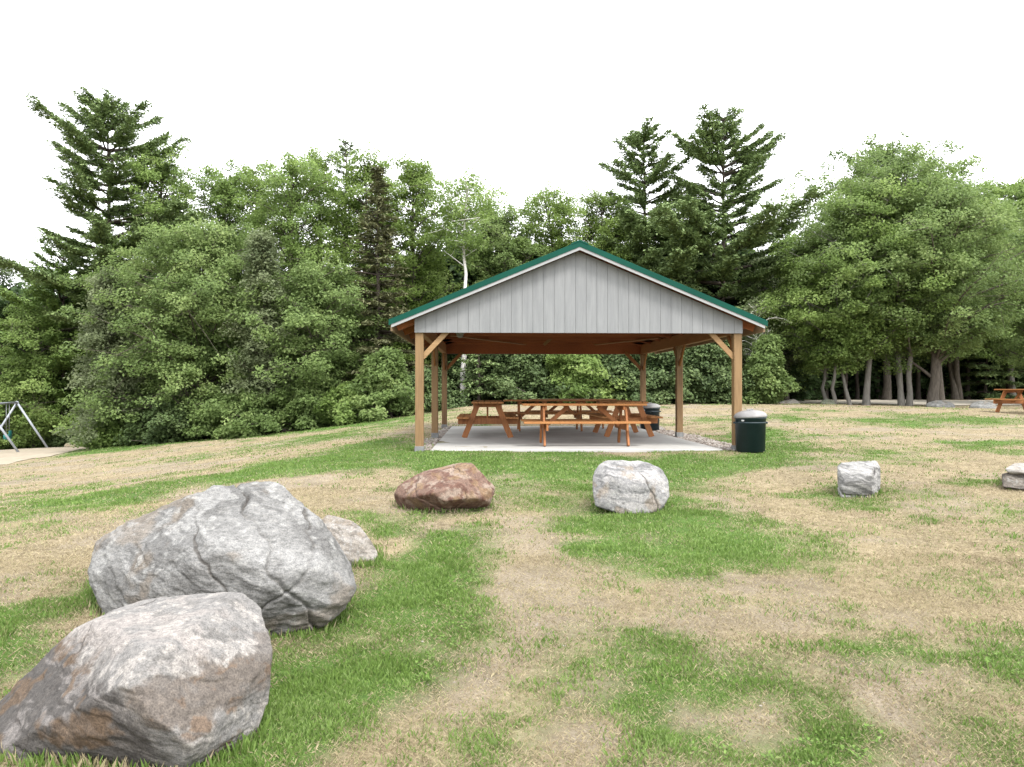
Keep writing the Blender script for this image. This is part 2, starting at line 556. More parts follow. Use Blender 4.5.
LAWN = [
    (0.95, 0.2, [(268, 640), (300, 632), (352, 590), (372, 548), (415, 538), (455, 560), (482, 580), (478, 615), (455, 645), (410, 670), (375, 705), (355, 767), (345, 840), (210, 840), (235, 750), (265, 700)]),
    (0.95, 0.2, [(-80, 620), (0, 618), (60, 604), (105, 598), (140, 612), (60, 675), (0, 745), (-80, 770)]),
    (1.0, 0.5, [(30, 503), (150, 486), (250, 468), (330, 452), (398, 436), (415, 452), (725, 452), (745, 450), (790, 434), (826, 450), (800, 462), (720, 474), (690, 486), (560, 488), (430, 472), (380, 462), (300, 470), (200, 488), (100, 505), (30, 512)]),
    (1.0, 0.3, [(560, 500), (600, 505), (680, 498), (760, 520), (818, 536), (790, 550), (700, 561), (600, 558), (548, 540)]),
    (0.8, 0.25, [(390, 508), (440, 513), (500, 492), (535, 487), (525, 508), (440, 524), (380, 520)]),
    (0.6, 0.25, [(570, 655), (650, 612), (760, 600), (900, 618), (1120, 655), (1150, 840), (700, 860), (660, 750), (620, 760), (560, 840), (555, 705)]),
    (0.9, 0.25, [(930, 655), (1024, 628), (1080, 650), (1060, 695), (960, 690)]),
    (0.9, 0.5, [(700, 436), (740, 424), (800, 429), (770, 446)]),
    (0.7, 0.8, [(820, 419), (900, 416), (1000, 417), (1030, 422), (900, 427)]),
    (0.8, 0.4, [(960, 443), (1040, 440), (1050, 451), (980, 450)]),
    (0.45, 0.3, [(830, 543), (940, 553), (1000, 573), (1000, 587), (880, 567)]),
    (0.7, 0.2, [(805, 490), (840, 494), (900, 489), (915, 498), (850, 506), (790, 502)]),
    (0.7, 0.2, [(975, 484), (1030, 482), (1040, 492), (980, 493)]),
    (0.85, 0.8, [(60, 452), (200, 434), (330, 426), (425, 415), (425, 419), (330, 431), (200, 441), (70, 457)]),
    (0.5, 0.3, [(880, 514), (960, 509), (975, 524), (900, 528)]),
    (0.9, 0.2, [(575, 498), (680, 494), (705, 513), (580, 520)]),
    (0.6, 0.8, [(250, 455), (360, 435), (470, 415), (470, 411), (380, 424), (260, 444)]),
    (0.55, 0.4, [(850, 450), (960, 446), (940, 456), (860, 460)]),
    (0.6, 0.5, [(690, 418), (800, 414), (820, 419), (700, 424)]),
    (0.5, 0.6, [(100, 470), (220, 452), (300, 443), (200, 459)]),
    (0.5, 0.25, [(700, 570), (800, 575), (880, 590), (780, 597)]),
    (0.6, 0.15, [(400, 690), (440, 680), (430, 720), (420, 767), (390, 767)]),
]
_warp = 0.6
_wx = _XX.ravel() + _warp * n2(_XX, _YY, 0.8, 21, 4)
_wy = _YY.ravel() + _warp * 1.4 * n2(_XX, _YY, 0.8, 31, 4)
_green = 0.08 + 0.26 * np.clip(n2(_XX, _YY, 0.55, 41, 4), -0.5, 1) + 0.20 * n2(_XX, _YY, 2.3, 43, 4)
_green = np.clip(_green, 0.0, 0.6)
for amt, soft, poly in LAWN:
    pw = [tuple(ground_at(a, b)[:2]) for a, b in poly]
    sd = poly_sd(pw, _wx, _wy)
    _green = np.maximum(_green, amt * sstep(soft * 2.8, -soft * 2.8, sd) * (1 + 0.30 * n2(_XX, _YY, 1.7, 51, 4)))
_green = np.clip(_green * (1 + 0.55 * (1 - 0.75 * _green) * n2(_XX, _YY, 2.1, 57, 4)), 0, 1).reshape(_XX.shape)
_bare = sstep(0.15, 0.55, n2(_XX, _YY, 0.75, 61, 4)).reshape(_XX.shape)
# worn bare soil, chiefly in the front right corner
_bp = np.zeros(_XX.size)
for poly in [[(560, 720), (640, 690), (720, 700), (740, 740), (690, 767), (600, 767)], [(900, 690), (1000, 680), (1060, 720), (1040, 790), (900, 790), (870, 740)],
             [(610, 655), (690, 650), (680, 672), (620, 675)], [(740, 640), (800, 636), (810, 655), (750, 660)], [(860, 660), (900, 656), (905, 672), (868, 676)], [(760, 745), (830, 735), (840, 767), (770, 775)], [(640, 600), (700, 596), (695, 610), (650, 614)], [(820, 580), (900, 575), (920, 600), (850, 606)], [(700, 560), (800, 560), (790, 585), (720, 580)]]:
    pw = [tuple(ground_at(a, b)[:2]) for a, b in poly]
    _bp = np.maximum(_bp, sstep(0.2, -0.2, poly_sd(pw, _wx, _wy) + 0.16 * n2(_XX, _YY, 3.0, 71, 3)))
_bp = _bp.reshape(_XX.shape)
_green *= 1 - 0.8 * _bp
_bare = np.maximum(_bare * (1 - _green), _bp)


def green_at(x, y):
    return _bil(_green, x, y, RX0, RY0, RS)


def bare_at(x, y):
    return _bil(_bare, x, y, RX0, RY0, RS)


# edge of the wood: ground beyond it is leaf litter
WOOD_EDGE = np.array([(-40, 44), (-24, 43.5), (-19.5, 38.5), (-16, 34.0), (-12.5, 32.6), (-8, 31.5), (-4, 31.5), (0, 33.0), (5, 34), (10, 36), (13, 50), (40, 52)], float)


def wood_depth(x, y):
    return np.ravel(y) - np.interp(np.ravel(x), WOOD_EDGE[:, 0], WOOD_EDGE[:, 1])


def grow(a, b, step, k=1.25):
    out = [a]
    while abs(out[-1] - a) < abs(b - a):
        out.append(out[-1] + step)
        step *= k
    return out


xs = np.array(sorted(set(grow(-30, -420, -0.4)[1:] + list(np.arange(-30, 30.01, 0.2)) + grow(30, 420, 0.4)[1:])))
ys = np.array(sorted(set(grow(-2, -220, -0.4)[1:] + list(np.arange(-2, 52.01, 0.2)) + grow(52, 900, 0.4)[1:])))
GX, GY = np.meshgrid(xs, ys)
inside = ((GX >= RX0) & (GX <= RX1) & (GY >= RY0) & (GY <= RY1)).ravel()
GZ = np.where(inside, ground_z(GX, GY), _smooth_h(np.clip(GX, -250, 250), np.clip(GY, -220, 320)))
gi = np.arange(GX.size).reshape(GX.shape)
gf = np.stack([gi[:-1, :-1], gi[:-1, 1:], gi[1:, 1:], gi[1:, :-1]], -1).reshape(-1, 4)
gme = np_mesh("ground", np.stack([GX.ravel(), GY.ravel(), GZ], 1), gf, True,
              pattrs={"green": np.where(inside, green_at(GX, GY), 0.25), "bare": np.where(inside, bare_at(GX, GY), 0.3),
                      "litter": sstep(-0.6, 1.2, wood_depth(GX, GY))})
m, N, L, b = new_mat("lawn_ground")
v = obj_vec(N, L)
def _attr(nm):
    a = N.new("ShaderNodeAttribute")
    a.attribute_name = nm
    return a.outputs['Fac']
def _mix(f, a, c, mode='MIX'):
    x = N.new("ShaderNodeMix")
    x.data_type = 'RGBA'
    x.blend_type = mode
    if isinstance(f, float):
        x.inputs[0].default_value = f
    else:
        L.new(f, x.inputs[0])
    L.new(a, x.inputs[6])
    L.new(c, x.inputs[7])
    return x.outputs[2]
t1 = noise_node(N, L, 14, 8, 0.7, v)
t2 = noise_node(N, L, 60, 5, 0.7, v)
t3 = noise_node(N, L, 2.0, 4, 0.6, v)
dry = ramp(N, [(0.3, (0.101, 0.0782, 0.0485)), (0.5, (0.234, 0.192, 0.121)), (0.7, (0.344, 0.289, 0.195))])
L.new(t1.outputs[0], dry.inputs[0])
soil = ramp(N, [(0.3, (0.123, 0.0987, 0.0691)), (0.5, (0.226, 0.189, 0.139)), (0.7, (0.32, 0.276, 0.211))])
L.new(t2.outputs[0], soil.inputs[0])
grn = ramp(N, [(0.3, (0.0422, 0.0808, 0.0169)), (0.55, (0.0739, 0.13, 0.0296)), (0.75, (0.12, 0.173, 0.0493))])
L.new(t1.outputs[0], grn.inputs[0])
lit = ramp(N, [(0.3, (0.0367, 0.0279, 0.0162)), (0.7, (0.0882, 0.0662, 0.0404))])
L.new(t1.outputs[0], lit.inputs[0])
gm = N.new("ShaderNodeMath")          # break the patch edge up with fine noise
gm.operation = 'MULTIPLY_ADD'
gm.inputs[1].default_value = 0.5
L.new(t2.outputs[0], gm.inputs[0])
L.new(_attr("green"), gm.inputs[2])
gr = ramp(N, [(0.45, (0, 0, 0)), (0.85, (1, 1, 1))])
L.new(gm.outputs[0], gr.inputs[0])
c = _mix(_attr("bare"), dry.outputs[0], soil.outputs[0])
c = _mix(gr.outputs[0], c, grn.outputs[0])
c = _mix(_attr("litter"), c, lit.outputs[0])
fr = ramp(N, [(0.3, (0.72, 0.72, 0.72)), (0.7, (1.15, 1.15, 1.15))])
L.new(t3.outputs[0], fr.inputs[0])
c = _mix(1.0, c, fr.outputs[0], 'MULTIPLY')
L.new(c, b.inputs['Base Color'])
b.inputs['Roughness'].default_value = 0.95
b.inputs['Specular IOR Level'].default_value = 0.1
bump(N, L, b, t2.outputs[0], 0.9, 0.03)
ground = link_mesh("ground", gme, m)
ground['kind'] = 'structure'


def sheet(name, poly, mat, lift, step, noise=0.0):
    """a sheet laid on the ground inside a polygon of ground metres"""
    poly = np.array(poly, float)
    x0, y0 = poly.min(0)
    x1, y1 = poly.max(0)
    X, Y = np.meshgrid(np.arange(x0, x1 + step, step), np.arange(y0, y1 + step, step))
    Z = ground_z(X, Y) + lift
    idx = np.arange(X.size).reshape(X.shape)
    f = np.stack([idx[:-1, :-1], idx[:-1, 1:], idx[1:, 1:], idx[1:, :-1]], -1).reshape(-1, 4)
    cx, cy = X.ravel()[f].mean(1), Y.ravel()[f].mean(1)
    sd = poly_sd([tuple(p) for p in poly], cx, cy) + noise * n2(cx, cy, 1.2, 9, 3)
    f = f[sd < 0]
    used, inv = np.unique(f, return_inverse=True)
    vv = np.stack([X.ravel(), Y.ravel(), Z], 1)[used]
    return link_mesh(name, np_mesh(name, vv, inv.reshape(-1, 4), True), mat)


ROAD = [(10.0, 40.8), (14, 39.6), (20, 39.4), (28, 39.4), (33.5, 39.4), (33.5, 48), (28, 48), (20, 47.6), (14, 47.4), (10, 46.5)]
o = sheet("gravel_road", ROAD, M['road'], 0.03, 0.35, 0.3)
o['kind'] = 'structure'
SAND = [tuple(ground_at(a, b_)[:2]) for a, b_ in [(-40, 475), (0, 465.5), (40, 458), (80, 450), (100, 446.5)]] + [(-21.0, 41), (-27, 41), (-33, 39), (-30, 27)]
o = sheet("sand_pad", SAND, M['sand'], 0.015, 0.25, 0.15)
o['kind'] = 'structure'


# ------------------------------------------------------------------ pavilion
PB = empty("picnic_pavilion", ((PX0 + PX1) / 2, PY[0], SLAB_Z))
tag(PB, "open timber picnic pavilion with grey gable siding and green metal roof on a concrete slab", "pavilion")
PBI = Vector(PB.location)


def pbuild(mb, name, mat, parent=None, smooth=False):
    """parts are modelled in world metres, then moved into the pavilion's frame"""
    bmesh.ops.translate(mb.bm, verts=mb.bm.verts, vec=-PBI)
    return mb.build(name, mat, parent or PB, smooth)


XC = 1.765
POST_TOP = 2.655
RIDGE_Z = 4.335
TANP = 0.4167
HALF = 3.515
YF, YB = 13.80, 22.92
pbuild(MB().box((PX0 + 0.21, 14.02, 0.05), (PX1 - 0.30, 22.85, SLAB_Z), 0.012), "concrete_slab", M['concrete'])
for yy in PY:
    for xx in (PX0, PX1):
        mb = MB().box((xx - 0.078, yy - 0.078, SLAB_Z - 0.06), (xx + 0.078, yy + 0.078, POST_TOP if yy != PY[0] else POST_TOP + 0.02), 0.008)
        po = pbuild(mb, "post", M['post'])
        pbuild(MB().box((xx - 0.13, yy - 0.13, 0.0), (xx + 0.13, yy + 0.13, SLAB_Z - 0.062), 0.012), "pier", M['pier'], po)
        pbuild(MB().box((xx - 0.086, yy - 0.086, SLAB_Z - 0.0605), (xx + 0.086, yy + 0.086, SLAB_Z + 0.07), 0.004), "post_base", M['galv'] if False else M['pier'], po)
for xx in (PX0, PX1):
    pbuild(MB().box((xx - 0.06, PY[0] + 0.09, POST_TOP), (xx + 0.06, PY[2] + 0.1, POST_TOP + 0.285), 0.006), "header_beam", M['beam'])


def roof_z(x, drop=0.0):
    return RIDGE_Z - TANP * abs(x - XC) - drop


# trusses
TZ0 = POST_TOP + 0.29
for k in range(8):
    yy = PY[0] + 0.12 + k * (PY[2] - PY[0] - 0.24) / 7
    mb = MB()
    mb.box((PX0 - 0.05, yy - 0.02, TZ0), (PX1 + 0.05, yy + 0.02, TZ0 + 0.12), 0.003)
    for s in (-1, 1):
        xe = XC + s * (HALF - 0.06)
        mb.bar((XC, yy, roof_z(XC, 0.135)), (xe, yy, roof_z(xe, 0.135)), 0.04, 0.12)
        mb.bar((XC + s * 1.5, yy, TZ0 + 0.1), (XC + s * 1.0, yy, roof_z(XC + s * 1.0, 0.17)), 0.037, 0.08)
        mb.bar((XC + s * 1.5, yy, TZ0 + 0.1), (XC + s * 2.1, yy, roof_z(XC + s * 2.1, 0.17)), 0.036, 0.08)
    mb.box((XC - 0.045, yy - 0.019, TZ0 + 0.1), (XC + 0.045, yy + 0.019, roof_z(XC, 0.18)))
    pbuild(mb, "roof_truss", M['truss'])
# roof decking, metal sheets
for s in (-1, 1):
    mb = MB()
    xe = XC + s * HALF
    mb.prism([(XC, RIDGE_Z - 0.02), (xe, roof_z(xe, 0.02)), (xe, roof_z(xe, 0.07)), (XC, RIDGE_Z - 0.07)][::s], YF + 0.02, YB - 0.02)
    dk = pbuild(mb, "roof_deck", M['deck'])
    mb = MB()
    xe2 = XC + s * (HALF + 0.045)
    n = 34
    mb.prism([(XC, RIDGE_Z + 0.012), (xe2, roof_z(xe2, -0.012)), (xe2, roof_z(xe2, 0.018)), (XC, RIDGE_Z - 0.018)][::s], YF, YB)
    for i in range(n + 1):
        yy = YF + 0.02 + (YB - YF - 0.04) * i / n
        mb.bar((XC + s * 0.05, yy, roof_z(XC + s * 0.05, -0.022)), (xe2, yy, roof_z(xe2, -0.022)), 0.03, 0.022, (0, 0, 1), 0.004)
    pbuild(mb, "roof_panel", M['green'])
    # eave fascia
    pbuild(MB().box((xe - 0.018, YF + 0.04, roof_z(xe) - 0.20), (xe + 0.018, YB - 0.04, roof_z(xe) - 0.021), 0.003), "eave_fascia", M['fascia'])
    for yy, tg in ((YF, -1), (YB, 1)):
        mb = MB()
        y0, y1 = (yy - 0.022, yy + 0.018) if tg < 0 else (yy - 0.018, yy + 0.022)
        mb.prism([(XC, RIDGE_Z + 0.03), (xe2, roof_z(xe2, -0.03)), (xe2, roof_z(xe2, 0.078)), (XC, RIDGE_Z - 0.078)][::s], y0, y1)
        pbuild(mb, "rake_flashing", M['green'])
        mb = MB()
        y0, y1 = (yy - 0.01, yy + 0.018) if tg < 0 else (yy - 0.018, yy + 0.01)
        mb.prism([(XC, RIDGE_Z - 0.0785), (xe, roof_z(xe, 0.0785)), (xe, roof_z(xe, 0.138)), (XC, RIDGE_Z - 0.138)][::s], y0, y1)
        pbuild(mb, "rake_board", M['trim'])
mb = MB()
mb.prism([(XC - 0.16, RIDGE_Z - 0.015), (XC, RIDGE_Z + 0.05), (XC + 0.16, RIDGE_Z - 0.015), (XC + 0.16, RIDGE_Z - 0.045), (XC, RIDGE_Z + 0.02), (XC - 0.16, RIDGE_Z - 0.045)], YF - 0.03, YB + 0.03)
pbuild(mb, "ridge_cap", M['green'])
# gable walls: vertical boards with open grooves over a backing sheet
GX0, GX1, GZ0 = PX0 - 0.085, PX1 + 0.075, 2.655
for yy, tg in ((PY[0] - 0.10, -1), (PY[2] + 0.10, 1)):
    mb = MB()
    rb = 0.132
    y0, y1 = (yy - 0.02, yy) if tg < 0 else (yy, yy + 0.02)
    x = GX0
    while x < GX1 - 0.02:
        xa, xb = x, min(x + 0.1985, GX1)
        top = [(xb, roof_z(xb, rb)), (xa, roof_z(xa, rb))]
        if xa < XC < xb:
            top.insert(1, (XC, RIDGE_Z - rb))
        mb.prism([(xa, GZ0), (xb, GZ0)] + top, y0, y1)
        x += 0.2030
    yb0, yb1 = (yy + 0.001, yy + 0.012) if tg < 0 else (yy - 0.012, yy - 0.001)
    gw = pbuild(mb, "gable_wall", M['siding'])
    mb = MB()
    mb.prism([(GX0, GZ0 + 0.01), (GX1, GZ0 + 0.01), (GX1, roof_z(GX1, rb)), (XC, RIDGE_Z - rb), (GX0, roof_z(GX0, rb))], yb0, yb1)
    pbuild(mb, "backing_sheet", M['pier'] if tg < 0 else M['deck'], gw)
# knee braces
for yy in (PY[0], PY[2]):
    for xx, s in ((PX0, 1), (PX1, -1)):
        mb = MB().bar((xx + s * 0.05, yy - 0.01, POST_TOP - 0.47), (xx + s * 0.55, yy - 0.01, POST_TOP + 0.06), 0.04, 0.10, (0, 0, 1))
        pbuild(mb, "knee_brace", M['brace'] if yy == PY[0] else M['beam'])
for xx in (PX0, PX1):
    for yy, s in ((PY[1], 1), (PY[1], -1), (PY[0], 1), (PY[2], -1)):
        mb = MB().bar((xx, yy + s * 0.05, POST_TOP - 0.47), (xx, yy + s * 0.52, POST_TOP + 0.02), 0.038, 0.09, (0, 0, 1))
        pbuild(mb, "knee_brace", M['beam'])
# pale lateral runners nailed across the trusses
pbuild(MB().bar((-0.9, 18.4, TZ0 - 0.02), (1.2, 22.2, TZ0 - 0.02), 0.09, 0.036), "lateral_brace", M['beam'])
pbuild(MB().bar((4.55, 19.2, TZ0 - 0.02), (3.3, 22.2, TZ0 - 0.02), 0.09, 0.036), "lateral_brace", M['beam'])
pbuild(MB().bar((1.66, 21.0, TZ0 - 0.10), (2.06, 21.0, TZ0 + 0.26), 0.036, 0.085), "lateral_brace", M['brace'])
# small pale light under the roof on the left
lx, ly = -0.6, 17.4
mb = MB().lathe([(0.11, TZ0 - 0.01), (0.11, TZ0 - 0.05), (0.085, TZ0 - 0.06), (0.075, TZ0 - 0.12), (0.03, TZ0 - 0.15)], 20)
bmesh.ops.translate(mb.bm, verts=mb.bm.verts, vec=(lx, ly, 0))
pbuild(mb, "ceiling_lamp", M['trim'])


# gravel strip round the slab
def scatter_stones(name, pts, smin, smax, cols, seed, mat, sink=0.3):
    rng = np.random.default_rng(seed)
    base = bmesh.new()
    bmesh.ops.create_icosphere(base, subdivisions=1, radius=1.0)
    bv = np.array([v.co for v in base.verts])
    bf = np.array([[v.index for v in f.verts] for f in base.faces])
    base.free()
    n = len(pts)
    s = rng.uniform(smin, smax, (n, 1)) * rng.uniform(0.6, 1.25, (n, 3)) * np.array([1, 1, 0.65])
    a = rng.uniform(0, 6.28, n)
    jit = rng.uniform(0.75, 1.2, (n, len(bv), 1))
    vv = bv[None] * jit * s[:, None, :]
    ca, sa = np.cos(a)[:, None], np.sin(a)[:, None]
    x = vv[:, :, 0] * ca - vv[:, :, 1] * sa
    y = vv[:, :, 0] * sa + vv[:, :, 1] * ca
    vv = np.stack([x + pts[:, None, 0], y + pts[:, None, 1], vv[:, :, 2] + pts[:, None, 2] + s[:, None, 2] * sink], -1)
    ff = bf[None] + (np.arange(n) * len(bv))[:, None, None]
    tint = np.repeat(rng.uniform(0, 1, n), len(bf))
    return link_mesh(name, np_mesh(name, vv.reshape(-1, 3), ff.reshape(-1, 3), False, {"tint": tint}), mat)


m, N, L, b = new_mat("mixed_pebbles")
a = N.new("ShaderNodeAttribute")
a.attribute_name = "tint"
r = ramp(N, [(0.0, (0.0944, 0.0764, 0.0647)), (0.4, (0.17, 0.141, 0.118)), (0.7, (0.212, 0.188, 0.165)), (1.0, (0.258, 0.241, 0.223))])
L.new(a.outputs['Fac'], r.inputs[0])
L.new(r.outputs[0], b.inputs['Base Color'])
b.inputs['Roughness'].default_value = 0.85
M['pebble'] = m
rng = np.random.default_rng(3)
strips = [(PX1 - 0.30, PX1 + 0.62, 14.0, 23.0), (PX0 - 0.12, PX0 + 0.20, 14.25, 23.0)]
pts = []
for x0, x1, y0, y1 in strips:
    k = 3600 if x0 > 0 else 1300
    q = np.stack([rng.uniform(x0, x1, k), rng.uniform(y0, y1, k)], 1)
    edge = (x1 if x0 > 0 else x0 - 0.2)
    keep = np.abs(q[:, 0] - edge) > 0.16 + 0.22 * n2(q[:, 0], q[:, 1], 1.3, 8, 2)
    q = q[keep]
    pts.append(np.column_stack([q, ground_z(q[:, 0], q[:, 1])]))
tag(scatter_stones("gravel", np.concatenate(pts), 0.018, 0.045, None, 4, M['pebble']), "loose pinkish gravel strip beside the pavilion slab", "gravel", kind='stuff')


# ------------------------------------------------------------------ picnic tables
def make_table(L_=2.52, H=0.85):
    t = empty("picnic_table", (0, 0, 0))
    mb = MB()
    w = 0.142
    for k in range(5):
        y = (k - 2) * (w + 0.008)
        mb.box((-L_ / 2, y - w / 2, H - 0.04), (L_ / 2, y + w / 2, H), 0.005)
    mb.build("tabletop", M['table'], t)
    SH = 0.50
    for s in (-1, 1):
        mb = MB()
        for k in (0, 1):
            y = s * (0.50 + k * 0.146)
            mb.box((-L_ / 2, y - 0.069, SH - 0.04), (L_ / 2, y + 0.069, SH), 0.005)
        mb.build("bench", M['table'], t)
    xl = L_ / 2 - 0.42
    for sx in (-1, 1):
        for sy in (-1, 1):
            MB().bar((sx * xl, sy * 0.23, H - 0.05), (sx * xl, sy * 0.55, 0.0), 0.042, 0.13, (0, 1, 0.3)).build("leg", M['table_leg'], t)
        xi = sx * (xl - 0.043)
        MB().box((xi - 0.02, -0.70, SH - 0.18), (xi + 0.02, 0.70, SH - 0.042), 0.005).build("seat_support", M['table_leg'], t)
        MB().box((xi - 0.02, -0.34, H - 0.13), (xi + 0.02, 0.34, H - 0.042), 0.005).build("top_cleat", M['table_leg'], t)
        MB().bar((sx * (xl - 0.075), 0, SH - 0.10), (sx * 0.30, 0, H - 0.05), 0.042, 0.085).build("brace", M['table_leg'], t)
    return t


tab0 = make_table()
TAB = [  # px, d, base z, rotation, label
    (583.0, 15.35, 0.0, "long picnic table seen side on at the front edge of the pavilion slab"),
    (487.5, 18.3, 90.0, "picnic table seen end on beside the left pavilion posts"),
    (622.0, 18.6, 91.0, "picnic table seen end on at the right, in front of the far trash can"),
    (549.0, 20.55, 0.0, "picnic table seen side on in the middle behind the end-on tables"),
    (572.0, 21.95, 0.0, "rearmost picnic table seen side on along the back of the slab"),
    (1028.5, 25.9, 89.0, "lone orange picnic table out on the lawn near the road"),
]
for i, (px, d, rz, lab) in enumerate(TAB):
    t = tab0 if i == 0 else copy_thing(tab0)
    p = at(px, 400, d)
    z = SLAB_Z if i < 5 else gz(p[0], p[1]) + 0.01
    t.location = (p[0], p[1], z)
    t.rotation_euler = (0, 0, math.radians(rz))
    tag(t, lab, "picnic table", "picnic tables in and around the pavilion" if i < 5 else "picnic tables in and around the pavilion")


# ------------------------------------------------------------------ trash cans
def make_can():
    t = empty("trash_can", (0, 0, 0))
    prof = [(0.245, 0.0), (0.25, 0.01), (0.262, 0.16), (0.268, 0.17), (0.27, 0.30), (0.276, 0.31), (0.284, 0.50), (0.291, 0.505), (0.291, 0.53), (0.286, 0.535), (0.289, 0.57), (0.297, 0.575), (0.297, 0.60), (0.291, 0.605), (0.297, 0.665), (0.312, 0.67), (0.312, 0.70), (0.298, 0.70), (0.28, 0.02)]
    mb = MB().lathe(prof, 48)
    body = mb.build("body", M['can'], t, True)
    for s in (-1, 1):
        MB().box((s * 0.318 - 0.018, -0.06, 0.56), (s * 0.318 + 0.018, 0.06, 0.60), 0.008).build("handle", M['can'], t)
    MB().box((-0.256, -0.225, 0.615), (-0.205, -0.19, 0.645), 0.003).build("sticker", M['trim'], t)
    mb = MB().lathe([(0.318, 0.0), (0.325, 0.012), (0.318, 0.04), (0.29, 0.075), (0.24, 0.105), (0.17, 0.128), (0.10, 0.139), (0.0001, 0.142)], 48)
    lid = mb.build("lid", M['lid'], t, True)
    lid.location = (0.0, 0, 0.69)
    lid.rotation_euler = (0, math.radians(-3.0), 0)
    MB().box((-0.07, -0.015, 0.137), (0.07, 0.015, 0.165), 0.01).build("lid_handle", M['lid'], lid)
    return t


can = make_can()
p = at(750.5, 449, 13.95)
can.location = (p[0], p[1], gz(p[0], p[1]) + 0.005)
can.scale = (0.94, 0.94, 0.94)
tag(can, "dark green trash can with pale dome lid beside the front right pavilion post", "trash can", "trash cans by the pavilion")
c2 = copy_thing(can)
p = at(650.0, 425, 21.6)
c2.location = (p[0], p[1], gz(p[0], p[1]) + 0.005)
tag(c2, "dark trash can by the rear right pavilion post, half hidden behind a picnic table", "trash can", "trash cans by the pavilion")


# ------------------------------------------------------------------ swing set
sw = empty("swing_set", (-24.06, 38, gz(-24.06, 38)))
tag(sw, "galvanised steel swing set on the sand pad before the trees at the left edge", "swing set")
A1, A2 = Vector(at(17, 402.5, 38)), Vector(at(-16, 404.3, 34))
ax = (A2 - A1).normalized()
perp = Vector((ax.y, -ax.x, 0)) * -1
org = Vector(sw.location)


def sbuild(mb, name, mat, parent=None, sm=True):
    bmesh.ops.translate(mb.bm, verts=mb.bm.verts, vec=-org)
    return mb.build(name, mat, parent or sw, sm)


sbuild(MB().tube([A1 - ax * 0.1, A2 + ax * 0.1], 0.05, 12), "top_bar", M['galv'])
for A in (A1, A2):
    for s in (-1, 1):
        fx, fy = A.x + s * perp.x * 1.42, A.y + s * perp.y * 1.42
        sbuild(MB().tube([A, (fx, fy, gz(fx, fy) - 0.05)], 0.052, 12), "leg", M['galv'])
    sbuild(MB().tube([A - ax * 0.06, A + ax * 0.06], 0.075, 12), "corner_joint", M['galv'])
for k, (f, seat) in enumerate(((0.3, 1), (0.72, 1))):
    c = A1.lerp(A2, f)
    sz = gz(c.x, c.y) + 0.55
    mb = MB()
    mb.box((-0.2, -0.13, 0.0), (0.2, 0.13, 0.03), 0.01)
    mb.box((-0.2, 0.10, 0.03), (0.2, 0.13, 0.42), 0.012)
    mb.box((-0.2, -0.13, 0.03), (-0.17, 0.10, 0.22), 0.01)
    mb.box((0.17, -0.13, 0.03), (0.2, 0.10, 0.22), 0.01)
    mb.box((-0.17, -0.13, 0.14), (0.17, -0.105, 0.22), 0.01)
    ang = math.atan2(ax.y, ax.x)
    bmesh.ops.rotate(mb.bm, verts=mb.bm.verts, cent=(0, 0, 0), matrix=Matrix.Rotation(ang, 3, 'Z'))
    bmesh.ops.translate(mb.bm, verts=mb.bm.verts, vec=(c.x, c.y, sz))
    st = sbuild(mb, "swing_seat", M['teal'])
    for s in (-1, 1):
        b0 = c + ax * 0.2 * s
        sbuild(MB().tube([(b0.x, b0.y, sz + 0.2), (b0.x, b0.y, c.z)], 0.012, 6), "chain", M['chain'], st)


